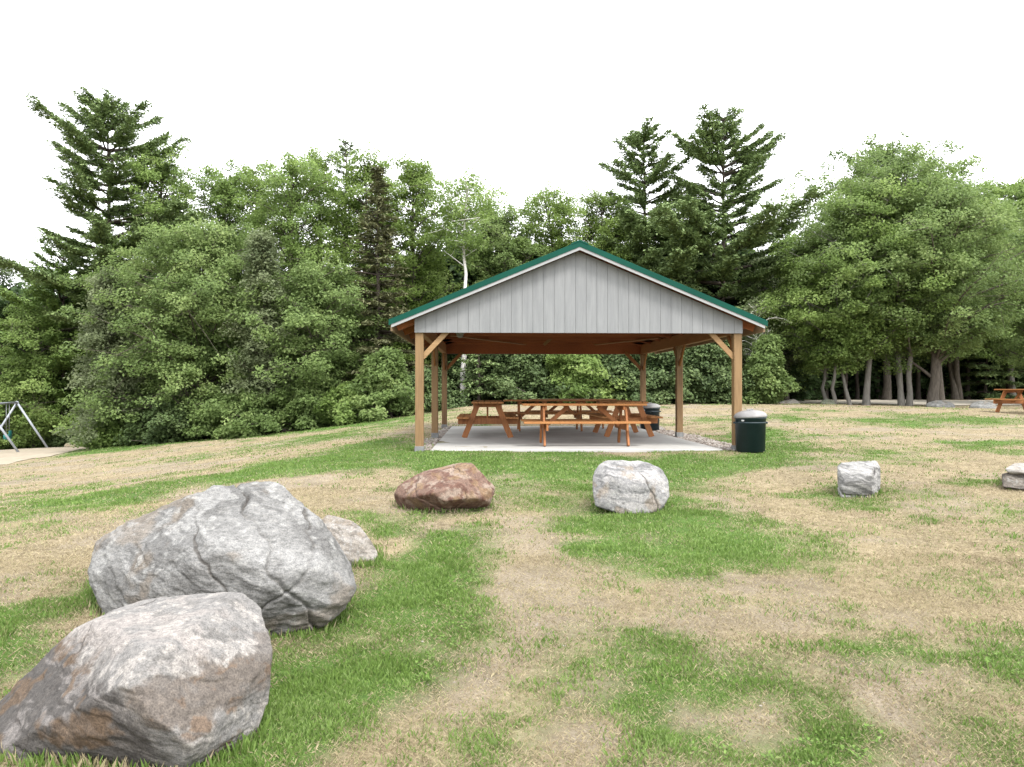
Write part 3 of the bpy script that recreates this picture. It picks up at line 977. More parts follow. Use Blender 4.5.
# ------------------------------------------------------------------ boulders
def make_rock(name, pts, sub, seed, rough_amp, sharp, colour, mat, cracks=(), fol=None, fol_amp=0.0, fol_freq=14.0, chips=10, flatness=0.955):
    """pts: world points whose hull is the rough shape; the skin is broken by noise, cracks and foliation"""
    P = np.array(pts, float)
    bmh = bmesh.new()
    for q in P:
        bmh.verts.new(q)
    bmesh.ops.convex_hull(bmh, input=bmh.verts)
    bmh.normal_update()
    c = P.mean(0)
    nn, dd = [], []
    for f in bmh.faces:
        n = np.array(f.normal)
        d = float(np.dot(n, np.array(f.verts[0].co) - c))
        if d < 0:
            n, d = -n, -d
        nn.append(n)
        dd.append(max(d, 0.01))
    bmh.free()
    nn, dd = np.array(nn), np.array(dd)
    # chipped faces: random planes cut a little inside the hull
    rg = np.random.default_rng(seed + 900)
    cn_ = unit(rg.normal(0, 1, (chips, 3)))
    sup = ((P - c) @ cn_.T).max(0)
    nn = np.concatenate([nn, cn_])
    dd = np.concatenate([dd, sup * rg.uniform(0.90, 1.0, chips)])
    # near-parallel planes collapse into one flat face
    keep = []
    for i in range(len(nn)):
        if all(np.dot(nn[i], nn[j]) < flatness for j in keep):
            keep.append(i)
    nn, dd = nn[keep], dd[keep]
    bmi = bmesh.new()
    bmesh.ops.create_icosphere(bmi, subdivisions=sub, radius=1.0)
    u = np.array([v.co for v in bmi.verts])
    faces = np.array([[v.index for v in f.verts] for f in bmi.faces])
    bmi.free()
    u /= np.linalg.norm(u, axis=1, keepdims=True)
    g = np.maximum(u @ nn.T, 0) / dd[None]
    r = 1.0 / ((g ** sharp).sum(1)) ** (1.0 / sharp) * 1.02
    face_id = np.argmax(g, 1)
    S = float(np.mean(r))
    w = u * r[:, None]
    q = w / S
    disp = rough_amp * S * (0.5 * fbm(q * 1.7, seed, 3) + 0.35 * (np.abs(vnoise(q * 4.3, seed + 9)) - 0.25) + 0.22 * fbm(q * 8, seed + 4, 4, 0.6))
    if fol is not None:
        fa = np.array(fol, float) / np.linalg.norm(fol)
        s = q @ fa + 0.10 * fbm(q * 2.2, seed + 30, 3)
        st = np.stack([s * fol_freq, q[:, 0] * 1.5 + 5, q[:, 1] * 1.5], 1)
        disp = disp + fol_amp * S * fbm(st, seed + 31, 3)
    groove = np.zeros(len(q))
    for cn, cd, wd, dep in cracks:
        cn = np.array(cn, float) / np.linalg.norm(cn)
        t = (w @ cn - cd) / S + 0.06 * fbm(q * 3.2, seed + 40, 3)
        gm_ = np.exp(-(t / wd) ** 2) * (0.55 + 0.45 * sstep(-0.5, 0.4, vnoise(q * 2.6, seed + 44)))
        groove = np.maximum(groove, gm_)
        disp = disp - dep * S * gm_
    w = w + u * disp[:, None]
    col = colour(q, u, nn[face_id], disp / S, groove, w + c)
    base = np.array([c[0], c[1], (w + c)[:, 2].min()])
    me = np_mesh(name, w + c - base, faces, True, pattrs={"stone": np.clip(col * 0.53, 0.01, 0.9)})
    o = link_mesh(name, me, mat)
    o.location = base
    return o


def lerp(a, b, t):
    return a + (b - a) * t[:, None]


C = lambda *c: np.array(c, float)[None]


def col_grey(seed, base=(0.30, 0.295, 0.285), pale=(0.46, 0.455, 0.44), dark=(0.14, 0.135, 0.125), warm=(0.33, 0.235, 0.14), fol=(0.3, 0.2, 1), warm_amt=0.5):
    def f(q, u, n, disp, groove, wpos):
        fa = np.array(fol, float) / np.linalg.norm(fol)
        s = q @ fa + 0.12 * fbm(q * 2.0, seed, 3)
        st = np.stack([s * 11, q[:, 0] * 1.6, q[:, 1] * 1.6], 1)
        band = fbm(st, seed + 1, 4, 0.6)
        c = np.repeat(C(*base), len(q), 0)
        c = lerp(c, C(*pale), sstep(0.0, 0.7, band + 0.5 * fbm(q * 2.4, seed + 2, 3)))
        c = lerp(c, C(*dark), 0.8 * sstep(0.1, 0.75, -band + 0.6 * fbm(q * 3.4, seed + 3, 4)))
        c = lerp(c, C(*warm), warm_amt * sstep(0.42, 0.8, fbm(q * 2.1 + 9, seed + 4, 4)))
        c = lerp(c, C(0.46, 0.46, 0.445), 0.5 * sstep(0.4, 0.8, fbm(q * 9, seed + 6, 3)))          # pale lichen
        c = lerp(c, C(0.09, 0.08, 0.07), 0.75 * sstep(0.3, 0.9, groove))                        # darker along the cracks
        return c
    return f


# the long grey boulder
BIG = [at(*q) for q in [(90, 572, 5.0), (96, 550, 5.1), (135, 519, 5.2), (180, 496, 5.3), (248, 481, 5.4), (274, 482, 5.4), (327, 525, 5.2), (359, 576, 5.0), (355, 594, 4.95),
                        (318, 630, 4.85), (272, 644, 4.75), (225, 548, 4.62), (160, 588, 4.62), (108, 616, 4.85), (200, 660, 4.6), (275, 585, 4.58), (110, 560, 5.9), (190, 515, 6.05), (250, 500, 6.1),
                        (330, 560, 5.8), (100, 600, 5.9), (330, 612, 5.8)]]
o = make_rock("boulder", BIG, 8, 11, 0.045, 40, col_grey(101, (0.275, 0.272, 0.266), (0.345, 0.342, 0.335), (0.17, 0.167, 0.163), (0.24, 0.17, 0.10), (0.35, -0.15, 1), 0.35), M['rock_banded'],
              cracks=[((0.9, 0.25, 0.55), 0.36, 0.022, 0.055), ((0.8, 0.1, 0.6), 0.12, 0.02, 0.02), ((-0.3, -0.5, 0.8), 0.10, 0.018, 0.035)],
              fol=(0.35, -0.15, 1), fol_amp=0.014, fol_freq=13)
tag(o, "huge grey cracked boulder, the largest, lying behind the nearest rock", "boulder", "boulders placed along the lawn")


# the front boulder: pink top, brown and pale faces, dark left face
def col_front(q, u, n, disp, groove, wpos):
    k = fbm(q * 2.3, 211, 4, 0.6)
    k2 = fbm(q * 5.5, 221, 4, 0.6)
    fa = np.array([0.25, 0.1, 1.0])
    s = q @ (fa / np.linalg.norm(fa)) + 0.1 * fbm(q * 2, 230, 3)
    band = fbm(np.stack([s * 12, q[:, 0] * 2, q[:, 1] * 2], 1), 231, 4, 0.6)
    c = np.repeat(C(0.285, 0.274, 0.265), len(q), 0)
    c = lerp(c, C(0.375, 0.345, 0.325), sstep(-0.1, 0.6, k))
    c = lerp(c, C(0.21, 0.20, 0.19), 0.8 * sstep(0.1, 0.7, band))
    c = lerp(c, C(0.47, 0.44, 0.41), 0.7 * sstep(0.25, 0.7, k2))
    # mineral zones of the broken faces (x along the front, z up, metres)
    x, z = wpos[:, 0] + 0.05 * k, wpos[:, 2] + 0.04 * k2
    front = sstep(0.90, 0.80, n[:, 2])
    xl = -1.42 + 0.55 * (0.35 - z)
    left = front * sstep(0.05, -0.03, x - xl) * sstep(0.46, 0.38, z)
    dk = np.repeat(C(0.105, 0.096, 0.09), len(q), 0)
    dk = lerp(dk, C(0.24, 0.22, 0.21), 0.85 * sstep(0.1, 0.55, band + 0.4 * k2))
    dk = lerp(dk, C(0.16, 0.10, 0.055), 0.7 * sstep(0.2, 0.6, k))
    c = c * (1 - left[:, None]) + dk * left[:, None]
    br = front * sstep(-0.02, 0.06, x - xl) * sstep(0.24, 0.28, z) * sstep(0.46, 0.42, z)
    bc = np.repeat(C(0.19, 0.163, 0.142), len(q), 0)
    bc = lerp(bc, C(0.21, 0.145, 0.10), 0.75 * sstep(0.3, 0.7, k2))
    bc = lerp(bc, C(0.19, 0.17, 0.155), 0.8 * sstep(0.0, 0.5, band))
    c = c * (1 - br[:, None]) + bc * br[:, None]
    lo = front * sstep(0.1, 0.2, x - xl) * sstep(0.13, 0.09, z)
    lc = np.repeat(C(0.17, 0.12, 0.08), len(q), 0)
    lc = lerp(lc, C(0.10, 0.085, 0.08), sstep(0.0, 0.5, k))
    c = c * (1 - lo[:, None]) + lc * lo[:, None]
    return lerp(c, C(0.07, 0.06, 0.055), 0.8 * sstep(0.3, 0.9, groove))


FRONT = [at(*q) for q in [(92, 614, 3.55), (155, 599, 3.75), (217, 600, 3.85), (256, 613, 3.72), (270, 643, 3.5), (160, 648, 3.02), (98, 655, 3.2), (140, 690, 2.88), (155, 718, 2.86), (194, 745, 2.9),
                          (271, 655, 3.42), (266, 703, 3.36), (253, 737, 3.28), (232, 760, 3.2), (175, 790, 3.0), (-55, 778, 3.2), (-38, 738, 3.38), (22, 684, 3.5),
                          (60, 690, 4.2), (235, 690, 4.2)]]
o = make_rock("boulder", FRONT, 8, 23, 0.026, 90, col_front, M['rock'], chips=5, flatness=0.975, cracks=[((0.3, -0.3, 1.0), -0.16, 0.02, 0.02), ((0.9, -0.5, 0.25), -0.22, 0.02, 0.018)],
              fol=(0.25, 0.1, 1), fol_amp=0.012, fol_freq=12)
tag(o, "angular boulder with pinkish top and brown and dark faces, nearest the camera", "boulder", "boulders placed along the lawn")

TAN = [at(*q) for q in [(320, 520, 6.4), (328, 514, 6.45), (345, 519, 6.4), (366, 534, 6.3), (378, 552, 6.25), (374, 566, 6.15), (350, 570, 6.1), (322, 560, 6.15), (318, 575, 6.5), (340, 535, 6.75), (370, 560, 6.75), (335, 560, 6.05)]]
o = make_rock("boulder", TAN, 6, 31, 0.04, 24, col_grey(301, (0.33, 0.30, 0.265), (0.42, 0.39, 0.36), (0.21, 0.185, 0.16), (0.3, 0.24, 0.18)), M['rock'])
tag(o, "small smooth tan boulder peeping out behind the huge grey one", "boulder", "boulders placed along the lawn")


def col_red(q, u, n, disp, groove, wpos):
    k, k2 = fbm(q * 2.2, 411, 4, 0.6), fbm(q * 6, 421, 4, 0.6)
    c = np.repeat(C(0.23, 0.145, 0.11), len(q), 0)
    c = lerp(c, C(0.36, 0.275, 0.22), sstep(0.0, 0.5, k))
    c = lerp(c, C(0.155, 0.078, 0.056), 0.9 * sstep(0.05, 0.5, k2))
    c = lerp(c, C(0.29, 0.19, 0.10), 0.6 * sstep(0.3, 0.7, fbm(q * 3 + 5, 431, 3)))
    return lerp(c, C(0.10, 0.06, 0.045), 0.8 * sstep(0.3, 0.9, groove))


RED = [at(*q) for q in [(393, 497, 8.4), (398, 486, 8.45), (427, 469, 8.5), (461, 462, 8.6), (475, 467, 8.5), (495, 488, 8.4), (490, 501, 8.3), (434, 494, 7.98), (459, 484, 8.12), (478, 498, 8.12), (480, 508, 8.35), (458, 516, 8.4), (432, 515, 8.3), (396, 505, 8.45),
                        (405, 490, 9.1), (485, 490, 9.1), (450, 470, 9.0), (405, 505, 9.1), (485, 505, 9.0)]]
o = make_rock("boulder", RED, 7, 41, 0.045, 60, col_red, M['rock'], cracks=[((0.35, -0.5, 0.8), 0.08, 0.03, 0.06), ((-0.8, -0.5, 0.3), 0.05, 0.02, 0.035)])
tag(o, "reddish brown boulder on the lawn before the pavilion slab's left half", "boulder", "boulders placed along the lawn")

WHT = [at(*q) for q in [(593, 476, 8.5), (598, 464, 8.6), (611, 461, 8.65), (639, 460.5, 8.65), (661, 469, 8.55), (668, 481, 8.45), (667, 500, 8.35), (658, 514, 8.3), (627, 516, 8.22), (595, 506, 8.3), (612, 476, 8.3), (645, 480, 8.28),
                        (600, 485, 9.2), (660, 485, 9.1), (630, 468, 9.2), (600, 505, 9.1), (660, 505, 9.1)]]
o = make_rock("boulder", WHT, 7, 53, 0.045, 40, col_grey(501, (0.35, 0.345, 0.345), (0.48, 0.465, 0.455), (0.18, 0.178, 0.18), (0.34, 0.26, 0.18), (0.2, 0.1, 1), 0.5), M['rock'], cracks=[((1, 0.2, 0.35), 0.08, 0.03, 0.02)])
tag(o, "pale whitish grey boulder on the lawn before the pavilion slab's right half", "boulder", "boulders placed along the lawn")


def col_block(q, u, n, disp, groove, wpos):
    s = q[:, 2] + 0.25 * q[:, 0] + 0.06 * fbm(q * 3, 601, 3)
    band = fbm(np.stack([s * 7, q[:, 0] * 0.8, q[:, 1] * 0.8], 1), 611, 4, 0.6)
    c = np.repeat(C(0.36, 0.355, 0.345), len(q), 0)
    c = lerp(c, C(0.46, 0.45, 0.44), sstep(0.0, 0.5, band))
    c = lerp(c, C(0.16, 0.157, 0.153), 0.85 * sstep(0.12, 0.5, -band))
    return lerp(c, C(0.12, 0.11, 0.11), 0.9 * sstep(0.3, 0.9, groove))


BLK = [at(*q) for q in [(838, 466, 9.6), (842, 463, 9.75), (876, 461, 9.9), (880, 467, 9.8), (880, 488, 9.75), (872, 469, 9.45), (874, 498, 9.4), (842, 498, 9.35), (840, 480, 9.45), (870, 482, 9.3), (845, 482, 9.32),
                        (842, 468, 10.05), (878, 468, 10.05), (842, 492, 10.0), (878, 492, 10.0)]]
o = make_rock("boulder", BLK, 7, 61, 0.03, 90, col_block, M['rock_banded'], cracks=[((0.1, -0.35, 1), -0.09, 0.05, 0.10), ((0.9, -0.3, 0.0), 0.17, 0.04, 0.10)], fol=(0.25, 0, 1), fol_amp=0.012, fol_freq=8)
tag(o, "squat blocky pale boulder with dark seams, alone on the dry lawn", "boulder", "boulders placed along the lawn")

LOW = [at(*q) for q in [(1002, 474, 9.9), (1006, 473, 9.8), (1060, 473, 9.9), (1062, 488, 9.8), (1030, 490, 9.65), (1003, 487, 9.75), (1006, 474, 10.4), (1060, 474, 10.4), (1004, 486, 10.4), (1060, 487, 10.4)]]
o = make_rock("boulder", LOW, 7, 71, 0.025, 80, col_grey(701, (0.20, 0.175, 0.15), (0.28, 0.25, 0.215), (0.12, 0.10, 0.088), (0.22, 0.16, 0.11)), M['rock_banded'], fol=(0, 0, 1), fol_amp=0.012)
tag(o, "low brownish boulder at the photo's edge with a pale slab lying on it", "boulder", "boulders placed along the lawn")
UPP = [at(*q) for q in [(1005, 469, 9.75), (1012, 465, 10.0), (1024, 463, 10.1), (1062, 463, 10.1), (1064, 472, 9.8), (1030, 473.4, 9.7), (1008, 472, 9.75), (1010, 470, 10.35), (1060, 470, 10.4), (1012, 473, 10.3), (1060, 473.4, 10.4)]]
o = make_rock("stone_slab", UPP, 7, 75, 0.025, 70, col_grey(751, (0.40, 0.38, 0.345), (0.50, 0.48, 0.45), (0.25, 0.225, 0.2), (0.4, 0.3, 0.2)), M['rock'])
tag(o, "pale flat stone slab lying on top of the low brownish boulder", "stone slab")


def far_rock(px0, px1, top, bot, d, seed, label, pal=None, name="boulder"):
    gp = at((px0 + px1) / 2, bot, d)
    lift = (gz(gp[0], gp[1]) - gp[2]) / d * F_PX
    top, bot = top - lift, bot - lift          # seat it on the ground that is really there
    w = (px1 - px0)
    h = bot - top
    dep = w / F_PX * d * 0.6
    q = [(px0, bot - h * .35, d), (px0 + w * .12, top + h * .2, d + dep * .3), (px0 + w * .45, top, d + dep * .5), (px1 - w * .15, top + h * .25, d + dep * .4), (px1, bot - h * .35, d + dep * .2), (px1, bot + 1, d), (px0, bot + 1, d),
         (px0 + w * .4, bot - h * .3, d - dep * .3), (px0 + w * .5, bot + 1, d - dep * .3), (px0 + w * .1, bot - h * .4, d + dep), (px1 - w * .1, bot - h * .4, d + dep), (px0, bot, d + dep), (px1, bot, d + dep)]
    o = make_rock(name, [at(*a) for a in q], 5, seed, 0.06, 18, col_grey(seed * 10, *(pal or ((0.24, 0.24, 0.23), (0.34, 0.34, 0.33), (0.13, 0.13, 0.12)))), M['rock'])
    tag(o, label, "boulder", "boulders placed along the road verge")


far_rock(925, 955, 402.5, 409.5, 35.5, 81, "long low grey boulder beside the road, right of the thickest trunk")
far_rock(969, 997, 402.5, 410.5, 34.5, 83, "low grey boulder beside the road, next to the lone picnic table")
far_rock(820, 836, 402.0, 407.5, 37.0, 85, "small mossy boulder beside the twin-stemmed maple by the road", ((0.22, 0.24, 0.17), (0.32, 0.34, 0.25), (0.13, 0.14, 0.10)))
far_rock(779, 800, 403.5, 407.0, 37.5, 87, "flat pale boulder near the road, right of the leafy roadside bush", ((0.42, 0.39, 0.34), (0.5, 0.48, 0.43), (0.3, 0.27, 0.22)))
far_rock(64, 80, 441.0, 446.0, 38.5, 89, "low tan mound-like rock where the sand pad meets the trees", ((0.36, 0.30, 0.2), (0.45, 0.38, 0.27), (0.22, 0.19, 0.12)), "rock")


# ------------------------------------------------------------------ trees
def kites(c, n, t, ln, wd, fold=0.12):
    """one folded kite-shaped blade per row: centre c, normal n, direction t"""
    t = unit(t - n * (t * n).sum(1, keepdims=True))
    b_ = np.cross(n, t)
    ln, wd = ln[:, None], wd[:, None]
    v = np.stack([c - t * ln * .5, c + b_ * wd * .5 + n * fold * wd + t * ln * .05, c + t * ln * .5, c - b_ * wd * .5 + n * fold * wd + t * ln * .05], 1)
    k = len(c)
    return v.reshape(-1, 3), np.arange(k * 4).reshape(k, 4)


class Wood:
    """trunk and limbs as ONE mesh of tapering tubes"""

    def __init__(self):
        self.v, self.f, self.n = [], [], 0

    def tube(self, pts, rad, k=6):
        pts = np.asarray(pts, float)
        rad = np.asarray(rad, float)
        t = np.gradient(pts, axis=0)
        t = unit(t)
        ref = np.where(np.abs(t[:, 2:3]) < 0.9, np.array([[0.1, 0.2, 1.0]]), np.array([[1.0, 0.1, 0.0]]))
        s = unit(np.cross(t, ref))
        q = np.cross(t, s)
        a = np.arange(k) * 2 * np.pi / k
        ring = pts[:, None] + rad[:, None, None] * (np.cos(a)[None, :, None] * s[:, None] + np.sin(a)[None, :, None] * q[:, None])
        m_ = len(pts)
        i = np.arange(m_ - 1)[:, None] * k
        j = np.arange(k)[None]
        j2 = (j + 1) % k
        f = np.stack([i + j, i + j2, i + k + j2, i + k + j], -1).reshape(-1, 4) + self.n
        self.v.append(ring.reshape(-1, 3))
        self.f.append(f)
        self.n += m_ * k

    def mesh(self, name):
        return np_mesh(name, np.concatenate(self.v), np.concatenate(self.f), True)


def trunk_path(rng, H, wander, n=12, lean=(0, 0)):
    z = np.linspace(-0.25, H, n)
    w = np.cumsum(rng.normal(0, wander, (n, 2)), 0)
    w -= w[0]
    f = np.linspace(0, 1, n)[:, None]
    return np.column_stack([w + f * np.array(lean)[None], z])


def interp_path(path, h):
    return np.array([np.interp(h, path[:, 2], path[:, 0]), np.interp(h, path[:, 2], path[:, 1]), h])


def trunk_rad(path, r0, H, flare=1.5):
    f = np.clip(path[:, 2] / H, 0, 1)
    return r0 * (1 - 0.93 * f) * (1 + (flare - 1) * np.exp(-np.clip(path[:, 2], 0, 9) / 0.35)) + 0.008


def grow_broadleaf(seed, H, R, cb, limbs=44, per=75, leaf=0.14, clump=0.55, prof='round', trunk_r=None, stems=1, limb_k=0.35, wander=0.06, lean=(0, 0), flat=0.5, up=0.55, full=1.0):
    limbs, per = int(limbs * (1 + 0.7 * full)), int(per * (1 + 0.3 * full) * 1.35)
    ph = np.random.default_rng(seed + 5).uniform(0, 6.28, 6)
    rng = np.random.default_rng(seed)
    wd = Wood()
    cc, cr, ct = [], [], []
    for s in range(stems):
        ln = np.array(lean) + (rng.normal(0, 1, 2) * R * 0.22 if stems > 1 else 0)
        path = trunk_path(rng, H * 0.93, wander, 14, ln)
        if stems > 1:
            path[:, :2] += rng.normal(0, 0.38, 2)
        r0 = (trunk_r or 0.012 * H + 0.03) * (0.75 if stems > 1 else 1)
        wd.tube(path, trunk_rad(path, r0, H), 9)
        nl = limbs // stems
        for i in range(nl):
            t = (i + rng.uniform(0, 1)) / nl
            he = cb * H + (H - cb * H) * t
            if prof == 'round':
                e = (math.sin(math.pi * (0.10 + 0.86 * t))) ** 0.6
            elif prof == 'cone':
                e = (1 - t) ** 0.8 * 0.95 + 0.07
            elif prof == 'low':
                e = math.cos(t * math.pi / 2) ** 0.5
            else:
                e = (math.sin(math.pi * (0.06 + 0.80 * t ** 1.3))) ** 0.8
            az = i * 2.399 + rng.uniform(-0.5, 0.5) + s * 1.7
            lobe = 1 + 0.20 * math.sin(2 * az + ph[0] + 5 * t) + 0.19 * math.sin(3 * az + ph[1] - 9 * t) + 0.16 * math.sin(13 * t + ph[2] + az)
            rr = R * e * lobe * rng.uniform(0.55, 1.06)
            lt = rng.normal(0, 0.13)
            hs = max(0.05 * H, min(he - rr * up * rng.uniform(0.5, 1.3), H * 0.88))
            p0 = interp_path(path, hs)
            p2 = interp_path(path, min(he, H * 0.9)) + np.array([math.cos(az) * rr, math.sin(az) * rr, 0])
            p2[2] = he
            p1 = p0 * 0.45 + p2 * 0.55 + np.array([0, 0, 0.12 * rr]) + rng.normal(0, 0.08 * rr, 3)
            f = np.linspace(0, 1, 6)[:, None]
            lp = p0 * (1 - f) ** 2 + 2 * p1 * f * (1 - f) + p2 * f ** 2
            lr = (limb_k * r0 * (1 - 0.6 * t)) * (1 - 0.85 * f[:, 0]) + 0.006
            wd.tube(lp, lr, 5)
            nc = max(2, int(3 + rr * 1.6))
            for j in range(nc):
                ff = rng.uniform(0.35, 1.0) if j else 1.0
                base = p0 * (1 - ff) ** 2 + 2 * p1 * ff * (1 - ff) + p2 * ff ** 2
                off = rng.normal(0, 1, 3) * np.array([0.22, 0.22, 0.13]) * (rr + 0.4) if j else np.zeros(3)
                tip = base + off
                tip[2] = max(tip[2], 0.25)
                if j:
                    wd.tube(np.array([base, (base + tip) / 2 + rng.normal(0, .04, 3), tip]), [0.014, 0.01, 0.004], 3)
                cc.append(tip)
                cr.append(clump * rng.uniform(0.6, 1.25))
                ct.append(lt + rng.normal(0, 0.07))
        cc.append(path[-1] + np.array([0, 0, 0.2]))
        cr.append(clump * 0.8)
        ct.append(0.0)
    cc, cr, ct = np.array(cc), np.array(cr), np.array(ct)
    k = np.maximum(6, (per * (cr / clump) ** 2 * rng.uniform(0.5, 1.3, len(cr))).astype(int))
    idx = np.repeat(np.arange(len(cc)), k)
    g = unit(rng.normal(0, 1, (len(idx), 3))) * rng.uniform(0.05, 1, (len(idx), 1)) ** 0.5
    p = cc[idx] + g * cr[idx, None] * np.array([1, 1, flat * 1.25])
    p[:, 2] -= 0.20 * (g[:, 0] ** 2 + g[:, 1] ** 2) * cr[idx]
    axis = np.column_stack([np.interp(p[:, 2], [0, H], [0, lean[0]]), np.interp(p[:, 2], [0, H], [0, lean[1]])])
    outw = np.column_stack([p[:, :2] - axis, np.zeros(len(p))])
    nrm = unit(np.array([0, 0, 0.9])[None] + 0.45 * unit(outw) + rng.normal(0, 0.55, (len(p), 3)))
    tdir = unit(outw) + rng.normal(0, 0.8, (len(p), 3)) + np.array([0, 0, -0.35])
    sz = leaf * rng.uniform(0.6, 1.3, len(p))
    v, f = kites(p, nrm, tdir, sz, sz * rng.uniform(0.5, 0.75, len(p)))
    tint = np.clip(0.45 + ct[idx] + rng.normal(0, 0.13, len(p)), 0, 1)
    return wd.mesh("trunk"), np_mesh("crown", v, f, False, {"tint": tint})


def grow_pine(seed, H, R, cb, gap=0.55, per=5, needle=0.23, width=0.042, droop=0.0, dens=1.0, kind='pine', trunk_r=None, bare=0.0):
    rng = np.random.default_rng(seed)
    wd = Wood()
    path = trunk_path(rng, H, 0.03, 14)
    r0 = trunk_r or 0.009 * H + 0.04
    wd.tube(path, trunk_rad(path, r0, H, 1.35), 9)
    P, Nn, T, LN, TI = [], [], [], [], []
    z = cb * H
    while z < H - 0.1:
        t = (z - cb * H) / (H - cb * H)
        if kind == 'pine':
            e = (min(1.0, 0.62 + 1.1 * t) * (1 - t) ** 0.40 * (1 - 0.25 * t) + 0.03) * rng.uniform(0.68, 1.15)
        else:
            e = (1 - t) ** 0.85 + 0.03
        a0 = rng.uniform(0, 6.28)
        n = max(3, int(rng.normal(per, 0.8)))
        for i in range(n):
            az = a0 + i * 2 * np.pi / n + rng.normal(0, 0.25)
            ln = R * e * (rng.uniform(0.4, 1.2) if kind == 'pine' else rng.uniform(0.75, 1.08))
            if ln < 0.25:
                ln = 0.25
            d = np.array([math.cos(az), math.sin(az), 0])
            rise = (0.04 + 0.60 * t ** 2) if kind == 'pine' else (-0.18 + 0.5 * t)
            p0 = interp_path(path, min(z + rng.normal(0, 0.08), H))
            f = np.linspace(0, 1, 7)
            lp = p0[None] + d[None] * (ln * f)[:, None]
            lp[:, 2] += ln * (rise * f - droop * f ** 2 + (0.14 * f ** 3 if kind == 'pine' else 0.06 * f ** 3))
            lp[:, :2] += np.cumsum(rng.normal(0, 0.02 * ln, (7, 2)), 0)
            wd.tube(lp, (0.02 + 0.018 * ln) * (1 - 0.9 * f) + 0.004, 4)
            if rng.uniform() < bare * (1 - t):
                continue
            nt = max(7, int(ln * 17 * dens))
            tt = rng.uniform(0.28 if kind == 'pine' else 0.12, 1.0, nt)
            side = rng.choice([-1, 1], nt)
            lat = np.array([-d[1], d[0], 0])
            for ff, sd in zip(tt, side):
                base = np.array([np.interp(ff, f, lp[:, k]) for k in range(3)])
                wl_ = (0.34 * ln * (1 - ff * 0.6) + 0.12) * rng.uniform(0.5, 1.1)
                dirn = unit(d * rng.uniform(0.5, 1.1) + lat * sd * rng.uniform(0.3, 1.0) + np.array([0, 0, rng.normal(0.10 if kind == 'pine' else -0.12, 0.12)]))
                m_ = max(4, int(wl_ / 0.06))
                gg = np.linspace(0.1, 1, m_)
                c = base[None] + dirn[None] * (wl_ * gg)[:, None] + rng.normal(0, 0.07, (m_, 3)) * np.array([1, 1, 0.6])
                P.append(c)
                T.append(dirn[None] + rng.normal(0, 0.55, (m_, 3)) + np.array([0, 0, 0.2 if kind == 'pine' else -0.1]))
                Nn.append(np.array([0, 0, 1.0])[None] + rng.normal(0, 0.45, (m_, 3)))
                LN.append(needle * rng.uniform(0.6, 1.25, m_))
                TI.append(np.clip(rng.normal(0.42 + 0.15 * (ff - 0.5), 0.16, m_), 0, 1))
        z += gap * rng.uniform(0.75, 1.35) * (1 - 0.45 * t)
    P, Nn, T, LN, TI = map(np.concatenate, (P, Nn, T, LN, TI))
    v, f = kites(P, unit(Nn), T, LN, np.full(len(P), width) * LN / needle * 2.0, 0.05)
    return wd.mesh("trunk"), np_mesh("crown", v, f, False, {"tint": TI})


def plant_tree(name, meshes, pos, label, cat, group, leafm, barkm):
    tr, cr = meshes
    t = empty(name, pos)
    tag(t, label, cat, group)
    link_mesh("trunk", tr, barkm, t)
    link_mesh("crown", cr, leafm, t)
    return t


def spot(px, d):
    p = at(px, 400, d)
    return p[0], p[1], gz(p[0], p[1])


def size(px, d, top, hw):
    x, y, z = spot(px, d)
    H = at(px, top, d)[2] - z
    return (x, y, z), H, hw / F_PX * d


WOODGRP = "trees at the edge of the wood"
seed = 1000


def bl(name, px, d, top, hw, cb, leafm, label, barkm='bark', cat="tree", group=WOODGRP, **kw):
    global seed
    seed += 7
    pos, H, R = size(px, d, top, hw)
    return plant_tree(name, grow_broadleaf(seed, H, R, cb, **kw), pos, label, cat, group, M[leafm], M[barkm])


def cf(name, px, d, top, hw, cb, leafm, label, cat="tree", group=WOODGRP, barkm='pine_bark', **kw):
    global seed
    seed += 7
    pos, H, R = size(px, d, top, hw)
    return plant_tree(name, grow_pine(seed, H, R, cb, **kw), pos, label, cat, group, M[leafm], M[barkm])


# left wood
cf("pine_tree", 107, 42, 98, 104, 0.34, 'needle', "tall ragged white pine rising above everything at the left", gap=0.72, per=6, dens=2.3)
cf("pine_tree", 62, 43.5, 252, 92, 0.12, 'needle_light', "broad bright green pine with flat tiered boughs above the swing set", gap=0.75, per=6, dens=2.2)
bl("leafy_tree", 2, 47, 258, 40, 0.2, 'dark', "dark thin-topped tree at the far left edge of the wood", limbs=30, per=50)
bl("leafy_tree", 35, 43.5, 305, 78, 0.06, 'mid', "bushy green tree low behind the swing set", limbs=46)
bl("leafy_tree", 160, 43, 150, 72, 0.25, 'mid', "tall light green tree close right of the tall ragged pine", limbs=50)
bl("leafy_tree", 222, 43, 166, 68, 0.2, 'mid', "full crowned tree behind the blue green maple", limbs=44)
bl("leafy_tree", 288, 41, 156, 68, 0.2, 'mid', "big rounded green tree left of the dark spruce's neighbour pine", limbs=50)
bl("leafy_tree", 325, 44, 148, 40, 0.3, 'yellow', "narrow light green treetop just left of the small distant pine", limbs=34)
bl("leafy_tree", 256, 45, 164, 56, 0.2, 'yellow', "light green crown filling the skyline between the full crowned and the big rounded tree", limbs=44)
bl("leafy_tree", 486, 44.5, 196, 48, 0.2, 'mid', "green tree just right of and behind the white stemmed birch", limbs=44)
cf("pine_tree", 347, 47, 142, 42, 0.45, 'needle', "small distant pine top poking above the leafy crowns", gap=0.6)
bl("leafy_tree", 415, 40, 158, 48, 0.08, 'yellow', "bright yellow green maple beside the dark spruce", limbs=54, per=80)
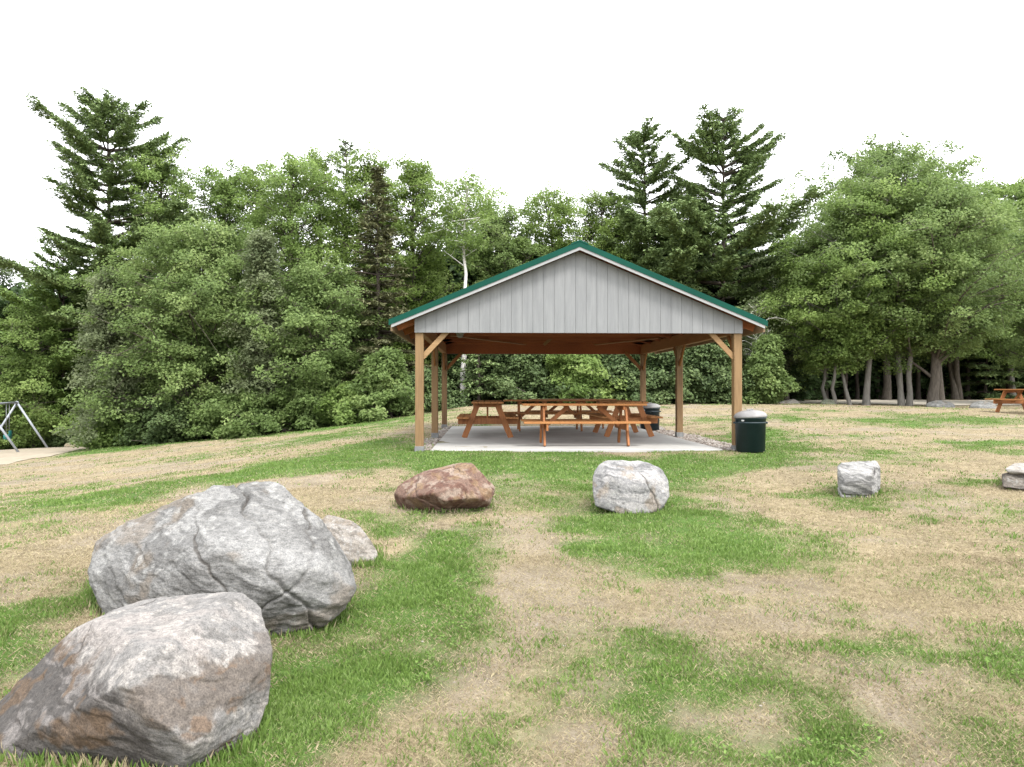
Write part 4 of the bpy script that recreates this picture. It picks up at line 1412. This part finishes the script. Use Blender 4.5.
bl("leafy_tree", 365, 42, 150, 42, 0.2, 'yellow', "light green leafy crown directly behind the dark spruce", limbs=44)
cf("spruce_tree", 378, 34.6, 166, 56, 0.04, 'brown', "dark brownish spruce with dead grey boughs left of the pavilion roof", kind='spruce', gap=0.42, per=6, needle=0.24, droop=0.12, bare=0.25)
bl("leafy_tree", 318, 33.5, 262, 52, 0.05, 'maple', "blue green maple left of the dark spruce, its boughs near the ground", limbs=50, per=80)
bl("maple_tree", 198, 34.5, 222, 84, 0.06, 'maple', "broad blue green maple at the front of the left wood", limbs=74, per=90, clump=0.6)
bl("leafy_tree", 268, 32.6, 232, 34, 0.18, 'olive', "thin brownish olive tree between the two blue green maples", limbs=44, per=58, leaf=0.14, prof='cone', trunk_r=0.09)
bl("leafy_tree", 108, 33.0, 270, 36, 0.12, 'olive', "thin sparse olive tree with grey stem before the tall ragged pine", limbs=46, per=60, leaf=0.14, prof='cone', trunk_r=0.09, barkm='pale_bark')
bl("leafy_tree", 78, 44.0, 345, 52, 0.04, 'mid', "low leafy tree right behind the swing set's right leg", limbs=40, per=70)
bl("birch_tree", 461, 37.0, 170, 30, 0.66, 'mid', "white stemmed birch rising behind the left roof slope", limbs=24, per=44, leaf=0.14, barkm='birch', trunk_r=0.15, limb_k=0.2, up=0.6, wander=0.05, full=0.4)
# shrubs along the left wood's foot
SHR = "shrubs along the foot of the wood"
for px, d, top, hw, lm, lab in [
    (112, 33.0, 412, 30, 'mid', "rounded green bush at the foot of the thin sparse olive tree"),
    (15, 45, 424, 26, 'mid', "low bush behind the swing set"),
    (78, 43, 427, 18, 'dark', "low dark bush right of the swing set"),
    (170, 32.6, 400, 40, 'dark', "dark low bush under the broad blue green maple"),
    (245, 32.0, 392, 42, 'maple', "blue green bush between the broad maple and the next maple"),
    (308, 32.0, 385, 38, 'maple', "blue green bush below the maple left of the dark spruce"),
    (352, 31.8, 388, 32, 'mid', "green bush at the foot of the dark spruce"),
    (392, 31.6, 352, 34, 'maple', "tall bluish bush just left of the front left pavilion post"),
    (430, 33.2, 372, 30, 'dark', "dark bush seen between the left pavilion posts"),
]:
    bl("bush", px, d, top, hw, 0.03, lm, lab, cat="bush", group=SHR, limbs=26, per=70, leaf=0.15, clump=0.42, prof='low', trunk_r=0.04)
# behind the pavilion
bl("leafy_tree", 505, 43, 205, 48, 0.15, 'maple', "rounded green tree right of the white stemmed birch", limbs=44)
bl("leafy_tree", 552, 44, 190, 52, 0.15, 'yellow', "light green crown above the left half of the roof ridge", limbs=48)
bl("leafy_tree", 598, 43, 192, 40, 0.2, 'yellow', "olive tinged crown between the ridge and the left tall pine", limbs=38)
bl("leafy_tree", 585, 38.5, 262, 60, 0.05, 'maple', "dense green tree hidden behind the gable, its foot seen over the tables", limbs=50, per=80)
bl("leafy_tree", 500, 38.0, 285, 55, 0.05, 'dark', "dark leafy tree behind the left half of the gable", limbs=46, per=75)
cf("pine_tree", 646, 42, 130, 90, 0.12, 'needle', "tall pine, the left and smaller of the pair behind the roof", gap=0.72, per=6, dens=2.3)
cf("pine_tree", 722, 40, 116, 112, 0.10, 'needle', "largest dark pine with wide tiered boughs right behind the roof", gap=0.74, per=6, dens=2.35)
cf("hemlock_tree", 478, 34.5, 330, 34, 0.03, 'needle', "young hemlock with layered drooping boughs seen over the left table", kind='spruce', gap=0.5, per=6, needle=0.24, droop=0.15)
cf("hemlock_tree", 688, 39, 268, 62, 0.04, 'needle', "young layered evergreen below the large dark pine", kind='spruce', gap=0.5, per=6, needle=0.26, droop=0.12)
for px, d, top, hw, lm, lab in [  # bushes set to 'dark' have their shade put into the leaf colour
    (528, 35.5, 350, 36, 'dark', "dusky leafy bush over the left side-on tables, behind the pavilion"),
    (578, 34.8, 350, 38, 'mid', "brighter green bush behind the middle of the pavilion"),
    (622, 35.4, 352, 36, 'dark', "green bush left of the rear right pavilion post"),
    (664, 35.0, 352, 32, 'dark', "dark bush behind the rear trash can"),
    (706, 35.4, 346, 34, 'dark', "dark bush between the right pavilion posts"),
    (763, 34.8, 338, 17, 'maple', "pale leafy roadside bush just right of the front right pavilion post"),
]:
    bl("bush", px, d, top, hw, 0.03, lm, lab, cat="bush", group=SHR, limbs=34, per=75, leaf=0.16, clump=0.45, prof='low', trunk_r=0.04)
bl("birch_tree", 757, 36.5, 300, 20, 0.4, 'olive', "slim young white stemmed birch rising from the pale roadside bush", limbs=16, per=16, leaf=0.12, barkm='birch', trunk_r=0.06)
bl("leafy_tree", 772, 43, 258, 38, 0.25, 'olive', "thin see-through tree right of the roof's right eave", limbs=30, per=36, leaf=0.14, barkm='pale_bark')
# right maples
RG = "maples standing along the road"
bl("maple_tree", 836, 37.5, 262, 60, 0.28, 'mid', "twin stemmed maple, leftmost of the maples along the road", stems=3, limbs=60, per=85, trunk_r=0.11, group=RG, prof='v', barkm='pale_bark', full=0.55)
bl("maple_tree", 866, 37.2, 186, 70, 0.27, 'mid', "maple with a straight pale trunk second from the left along the road", limbs=64, per=95, trunk_r=0.15, group=RG, barkm='pale_bark', clump=0.6, full=0.55)
bl("maple_tree", 900, 37.6, 158, 68, 0.26, 'maple', "maple with several stems in the middle of the roadside row", stems=3, limbs=72, per=90, trunk_r=0.17, group=RG, clump=0.6, barkm='pale_bark', full=0.55)
bl("maple_tree", 934, 37.0, 192, 80, 0.27, 'maple', "maple with the thickest dark trunk, behind the long low grey boulder", limbs=70, per=95, trunk_r=0.24, group=RG, clump=0.6, full=0.55)
bl("oak_tree", 886, 50, 138, 84, 0.3, 'maple', "tall thin-topped oak rising above the roadside maples", limbs=60, per=66, leaf=0.17, group=WOODGRP)
bl("leafy_tree", 962, 52, 200, 70, 0.25, 'mid', "leafy tree with forked trunk across the road from the thickest maple", stems=2, limbs=56, per=80, leaf=0.2, trunk_r=0.28)
bl("leafy_tree", 1012, 52, 178, 66, 0.22, 'mid', "light green tree above the lone picnic table at the right edge", limbs=56, per=85, leaf=0.19, barkm='pale_bark')
bl("leafy_tree", 1052, 41, 200, 60, 0.2, 'maple', "tree at the right edge of the photo with boughs hanging behind the lone table", limbs=50, per=80)
bl("leafy_tree", 800, 53, 262, 46, 0.2, 'mid', "leafy tree behind the left end of the roadside maples", limbs=44, per=70, leaf=0.2)
cf("hemlock_tree", 985, 53, 300, 44, 0.08, 'needle', "dark evergreen beyond the road behind the lone table", kind='spruce', gap=0.6, per=6, needle=0.3, droop=0.1)

# more of the second rank behind the roof and the right eave
cf("pine_tree", 684, 45, 188, 74, 0.1, 'needle', "lower pine filling the gap between the pair of tall pines behind the roof", gap=0.7, per=6, dens=2.0)
bl("leafy_tree", 786, 46, 232, 48, 0.15, 'mid', "round topped tree filling the gap right of the largest pine", limbs=40)
bl("leafy_tree", 622, 45.5, 214, 46, 0.15, 'mid', "green crown below the left tall pine, just right of the ridge", limbs=40)
bl("leafy_tree", 940, 49, 164, 60, 0.3, 'mid', "tall airy tree behind the maple with the thickest trunk", limbs=44, per=58)

# tall bare trunks in the dark wood beyond the road
rng = np.random.default_rng(77)
stem = None
for i, px in enumerate([783, 796, 804, 815, 826, 846, 857, 878, 885, 910, 918, 928, 946, 968, 976, 998, 1008, 1020]):
    d = rng.uniform(50.5, 58)
    x, y, z = spot(px, d)
    if stem is None:
        t = plant_tree("pine_tree", grow_pine(4000, 12.0, 2.3, 0.42, gap=0.8, per=5, needle=0.4, width=0.08, dens=0.7), (x, y, z), "", "tree", "bare trunked pines in the dark wood", M['dark'], M['pine_bark'])
        stem = t
    else:
        t = copy_thing(stem)
        t.location = (x, y, z)
        t.rotation_euler = (0, 0, rng.uniform(0, 6.28))
        s = rng.uniform(0.85, 1.12)
        t.scale = (s, s, s * rng.uniform(0.9, 1.05))
    tag(t, "slim bare-trunked pine standing in the dark wood beyond the gravel road", "tree", "bare trunked pines in the dark wood")

# the far wood: one mass of trees nobody could count
rng = np.random.default_rng(88)
protos = [grow_broadleaf(5000 + k, 10.0, 3.0, 0.04, limbs=46, per=26, leaf=0.42, clump=0.8) for k in range(3)]
vs_, fs_, ts_, off = [], [], [], 0
rows = []
for px in np.arange(-420, 1460, 34):
    for base_d in (47, 53, 60):
        d = base_d + rng.uniform(-2, 2) + (5 if px > 770 else (2 if px < 420 else 0))
        if px > 770 and base_d == 47:
            d += 5
        rows.append((px + rng.uniform(-14, 14), d))
for px, d in rows:
    x, y = at(px, 400, d)[:2]
    z = gz(x, y)
    me = protos[rng.integers(0, 3)][1]
    n = len(me.vertices)
    co = np.empty(n * 3, np.float32)
    me.vertices.foreach_get("co", co)
    co = co.reshape(-1, 3).astype(float)
    lim = 215 if px < 420 else (235 if px < 780 else 225)
    H = min(rng.uniform(8.5, 11.5), (383 - lim) / F_PX * d + 1.6 - z + rng.uniform(-1.2, 0.3))
    s = H / 10.0
    a = rng.uniform(0, 6.28)
    ca, sa = math.cos(a), math.sin(a)
    co = np.column_stack([(co[:, 0] * ca - co[:, 1] * sa) * 1.15, (co[:, 0] * sa + co[:, 1] * ca) * 1.15, co[:, 2] * s]) + np.array([x, y, z])
    t = np.empty(len(me.polygons), np.float32)
    me.attributes["tint"].data.foreach_get("value", t)
    vs_.append(co)
    fs_.append(np.arange(n).reshape(-1, 4) + off)
    ts_.append(np.clip(t + rng.normal(0, 0.12), 0, 1))
    off += n
fw = link_mesh("far_wood", np_mesh("far_wood", np.concatenate(vs_), np.concatenate(fs_), False, {"tint": np.concatenate(ts_)}), M['wood_mass'])
tag(fw, "mass of dark leafy forest closing the view behind all the trees", "woods", kind='stuff')

# ------------------------------------------------------------------ grass
m, N, L, b = new_mat("grass_blades")
a = N.new("ShaderNodeAttribute")
a.attribute_name = "tint"
r = ramp(N, [(0.0, (0.186, 0.149, 0.0935)), (0.22, (0.373, 0.314, 0.204)), (0.40, (0.364, 0.318, 0.19)), (0.55, (0.163, 0.189, 0.0694)), (0.72, (0.093, 0.16, 0.0332)), (0.88, (0.134, 0.213, 0.0463)), (1.0, (0.193, 0.264, 0.0925))])
L.new(a.outputs['Fac'], r.inputs[0])
L.new(r.outputs[0], b.inputs['Base Color'])
b.inputs['Roughness'].default_value = 0.6
b.inputs['Specular IOR Level'].default_value = 0.2
tr = N.new("ShaderNodeBsdfTranslucent")
L.new(r.outputs[0], tr.inputs['Color'])
mx = N.new("ShaderNodeMixShader")
mx.inputs[0].default_value = 0.3
L.new(b.outputs[0], mx.inputs[1])
L.new(tr.outputs[0], mx.inputs[2])
L.new(mx.outputs[0], N["Material Output"].inputs['Surface'])
M['grass'] = m

rng = np.random.default_rng(99)
sand_np = [tuple(p) for p in SAND]


def free_ground(x, y):
    ok = ~((x > PX0 + 0.19) & (x < PX1 - 0.28) & (y > 14.0) & (y < 22.87))
    ok &= ~((x > PX1 - 0.3) & (x < PX1 + 0.40) & (y > 14.1) & (y < 23))
    ok &= ~((y > 39.5) & (y < 47.8) & (x > 10.2))
    ok &= poly_sd(sand_np, x, y) > 0.0
    ok &= wood_depth(x, y) < 1.5
    return ok


PV, PT = [], []
for d0, d1, dens, wmul, lmul in [(2.2, 4.0, 21000, 0.75, 0.85), (4.0, 6.5, 12000, 1.0, 0.9), (6.5, 10, 4800, 1.5, 0.95), (10, 16, 1300, 2.4, 1.0), (16, 26, 300, 4.0, 1.1), (26, 41, 60, 7.0, 1.2)]:
    area_w = 0.74 * 2 * d1 + 1.5
    n = int(dens * area_w * (d1 - d0))
    y = rng.uniform(d0, d1, n)
    x = rng.uniform(-0.5, 0.5, n) * area_w + y * math.tan(YAW)
    keep = np.abs(x - y * math.tan(YAW)) < 0.74 * y + 0.7
    x, y = x[keep], y[keep]
    keep = free_ground(x, y)
    x, y = x[keep], y[keep]
    g = np.clip(green_at(x, y), 0, 1)
    br = bare_at(x, y)
    tuft = n2(x, y, 5.0, 131, 2)
    pk = np.clip(0.75 + 0.35 * g + 0.3 * tuft - 0.25 * br, 0.1, 1)
    keep = rng.uniform(0, 1, len(x)) < pk
    x, y, g, tuft, br = x[keep], y[keep], g[keep], tuft[keep], br[keep]
    n = len(x)
    isg = rng.uniform(0, 1, n) < np.clip(g * 1.05 - 0.05 + 0.2 * tuft * g, 0.0, 0.95)
    L_ = np.where(isg, rng.uniform(0.022, 0.052, n) * (0.8 + 0.5 * np.clip(tuft, -0.5, 1)), rng.uniform(0.015, 0.048, n)) * lmul
    wd_ = np.where(isg, rng.uniform(0.003, 0.0055, n), rng.uniform(0.0012, 0.0026, n)) * wmul
    az = rng.uniform(0, 6.28, n)
    lean = np.where(isg, rng.uniform(0.15, 0.9, n), rng.uniform(0.6, 2.2, n))
    up_ = 1 / np.sqrt(1 + lean ** 2)
    hx = lean * up_
    dx, dy = np.cos(az), np.sin(az)
    a2 = rng.uniform(0, 6.28, n)
    bx, by = np.cos(a2) * wd_, np.sin(a2) * wd_
    z = ground_z(x, y) - 0.006
    v0 = np.stack([x - bx, y - by, z], 1)
    v1 = np.stack([x + bx, y + by, z], 1)
    mid = np.stack([x + dx * hx * L_ * .45, y + dy * hx * L_ * .45, z + up_ * L_ * .62], 1)
    v2 = mid + np.stack([bx, by, np.zeros(n)], 1) * .75
    v3 = np.stack([x + dx * hx * L_ * 1.05, y + dy * hx * L_ * 1.05, z + up_ * L_ * .98], 1)
    PV.append(np.stack([v0, v1, v2, v3], 1).reshape(-1, 3))
    patch = n2(x, y, 1.1, 151, 3)
    tg = np.clip(0.80 + 0.10 * patch + rng.normal(0, 0.085, n), 0.5, 1.0)
    td = np.clip(0.20 + 0.08 * patch + rng.normal(0, 0.13, n) + 0.25 * g * (rng.uniform(0, 1, n) < 0.3), 0, 0.5)
    PT.append(np.where(isg, tg, td))
gv = np.concatenate(PV)
gt = np.concatenate(PT)
print("grass blades", len(gt))
go = link_mesh("grass", np_mesh("grass", gv, np.arange(len(gv)).reshape(-1, 4), False, {"tint": gt}), M['grass'])
tag(go, "short lawn grass, lush green in patches and straw dry elsewhere", "grass", kind='stuff')

# taller fringe of grass left by the mower round stones, posts and the can
FR, FT = [], []
rings = []
for o in [q for q in COL.objects if q.name.split('.')[0] == 'boulder' and q.location.y < 12]:
    co = np.empty(len(o.data.vertices) * 3, np.float32)
    o.data.vertices.foreach_get("co", co)
    co = co.reshape(-1, 3) + np.array(o.location)
    zz = ground_z(co[:, 0], co[:, 1])
    near = co[np.abs(co[:, 2] - zz) < 0.03]
    if len(near):
        rings.append((near, 1700 if o.location.y < 7 else 420))
for near, k in rings:
    sel = near[rng.integers(0, len(near), k)]
    c0 = near[:, :2].mean(0)
    out = unit(sel[:, :2] - c0)
    xy = sel[:, :2] + out * rng.uniform(-0.01, 0.07, (k, 1)) + rng.normal(0, 0.015, (k, 2))
    FR.append(xy)
xy = np.concatenate(FR)
x, y = xy[:, 0], xy[:, 1]
n = len(x)
g = green_at(x, y)
isg = rng.uniform(0, 1, n) < np.clip(0.35 + g, 0, 0.95)
L_ = rng.uniform(0.025, 0.085, n)
wd_ = rng.uniform(0.003, 0.0055, n) * np.clip(y / 4, 1, 2.2)
az = rng.uniform(0, 6.28, n)
z = ground_z(x, y) - 0.005
dx, dy = np.cos(az) * L_ * .35, np.sin(az) * L_ * .35
a2 = rng.uniform(0, 6.28, n)
bx, by = np.cos(a2) * wd_, np.sin(a2) * wd_
fv = np.stack([np.stack([x - bx, y - by, z], 1), np.stack([x + bx, y + by, z], 1), np.stack([x + bx * .7 + dx * .4, y + by * .7 + dy * .4, z + L_ * .6], 1), np.stack([x + dx, y + dy, z + L_], 1)], 1).reshape(-1, 3)
ft = np.where(isg, rng.uniform(0.68, 0.98, n), rng.uniform(0.1, 0.45, n))
fo = link_mesh("grass", np_mesh("grass_fringe", fv, np.arange(n * 4).reshape(-1, 4), False, {"tint": ft}), M['grass'])
tag(fo, "longer uncut grass fringing the feet of the boulders", "grass", kind='stuff')

# low broad-leaved weeds among the front right grass
k = 2600
wx, wy = rng.uniform(-0.4, 4.6, k), rng.uniform(2.6, 6.2, k)
keep = (green_at(wx, wy) > 0.45) & (n2(wx, wy, 1.6, 171, 3) > 0.05)
wx, wy = wx[keep], wy[keep]
idx = np.repeat(np.arange(len(wx)), 5)
n = len(idx)
an = rng.uniform(0, 6.28, n)
ctr = np.stack([wx[idx] + np.cos(an) * 0.018, wy[idx] + np.sin(an) * 0.018, ground_z(wx[idx], wy[idx]) + rng.uniform(0.012, 0.035, n)], 1)
nr = unit(np.stack([np.cos(an) * -.3, np.sin(an) * -.3, np.ones(n)], 1) + rng.normal(0, .25, (n, 3)))
sz = rng.uniform(0.012, 0.028, n)
v, f = kites(ctr, nr, np.stack([np.cos(an), np.sin(an), np.full(n, .2)], 1), sz, sz * .6)
wo = link_mesh("weeds", np_mesh("weeds", v, f, False, {"tint": np.clip(rng.normal(0.80, 0.08, n), 0.6, 0.95)}), M['grass'])
tag(wo, "low broad-leaved weeds mixed into the patchy front lawn", "weeds", kind='stuff')

# small stones lying on the worn soil
k = 2600
sx, sy = rng.uniform(-3, 7, k), rng.uniform(2.4, 9, k)
keep = (bare_at(sx, sy) > 0.45) & (rng.uniform(0, 1, k) < 0.55)
sx, sy = sx[keep], sy[keep]
po = scatter_stones("pebbles", np.stack([sx, sy, ground_z(sx, sy)], 1), 0.003, 0.011, None, 5, M['pebble'], 0.1)
tag(po, "small pebbles scattered over the worn soil of the lawn", "pebbles", kind='stuff')
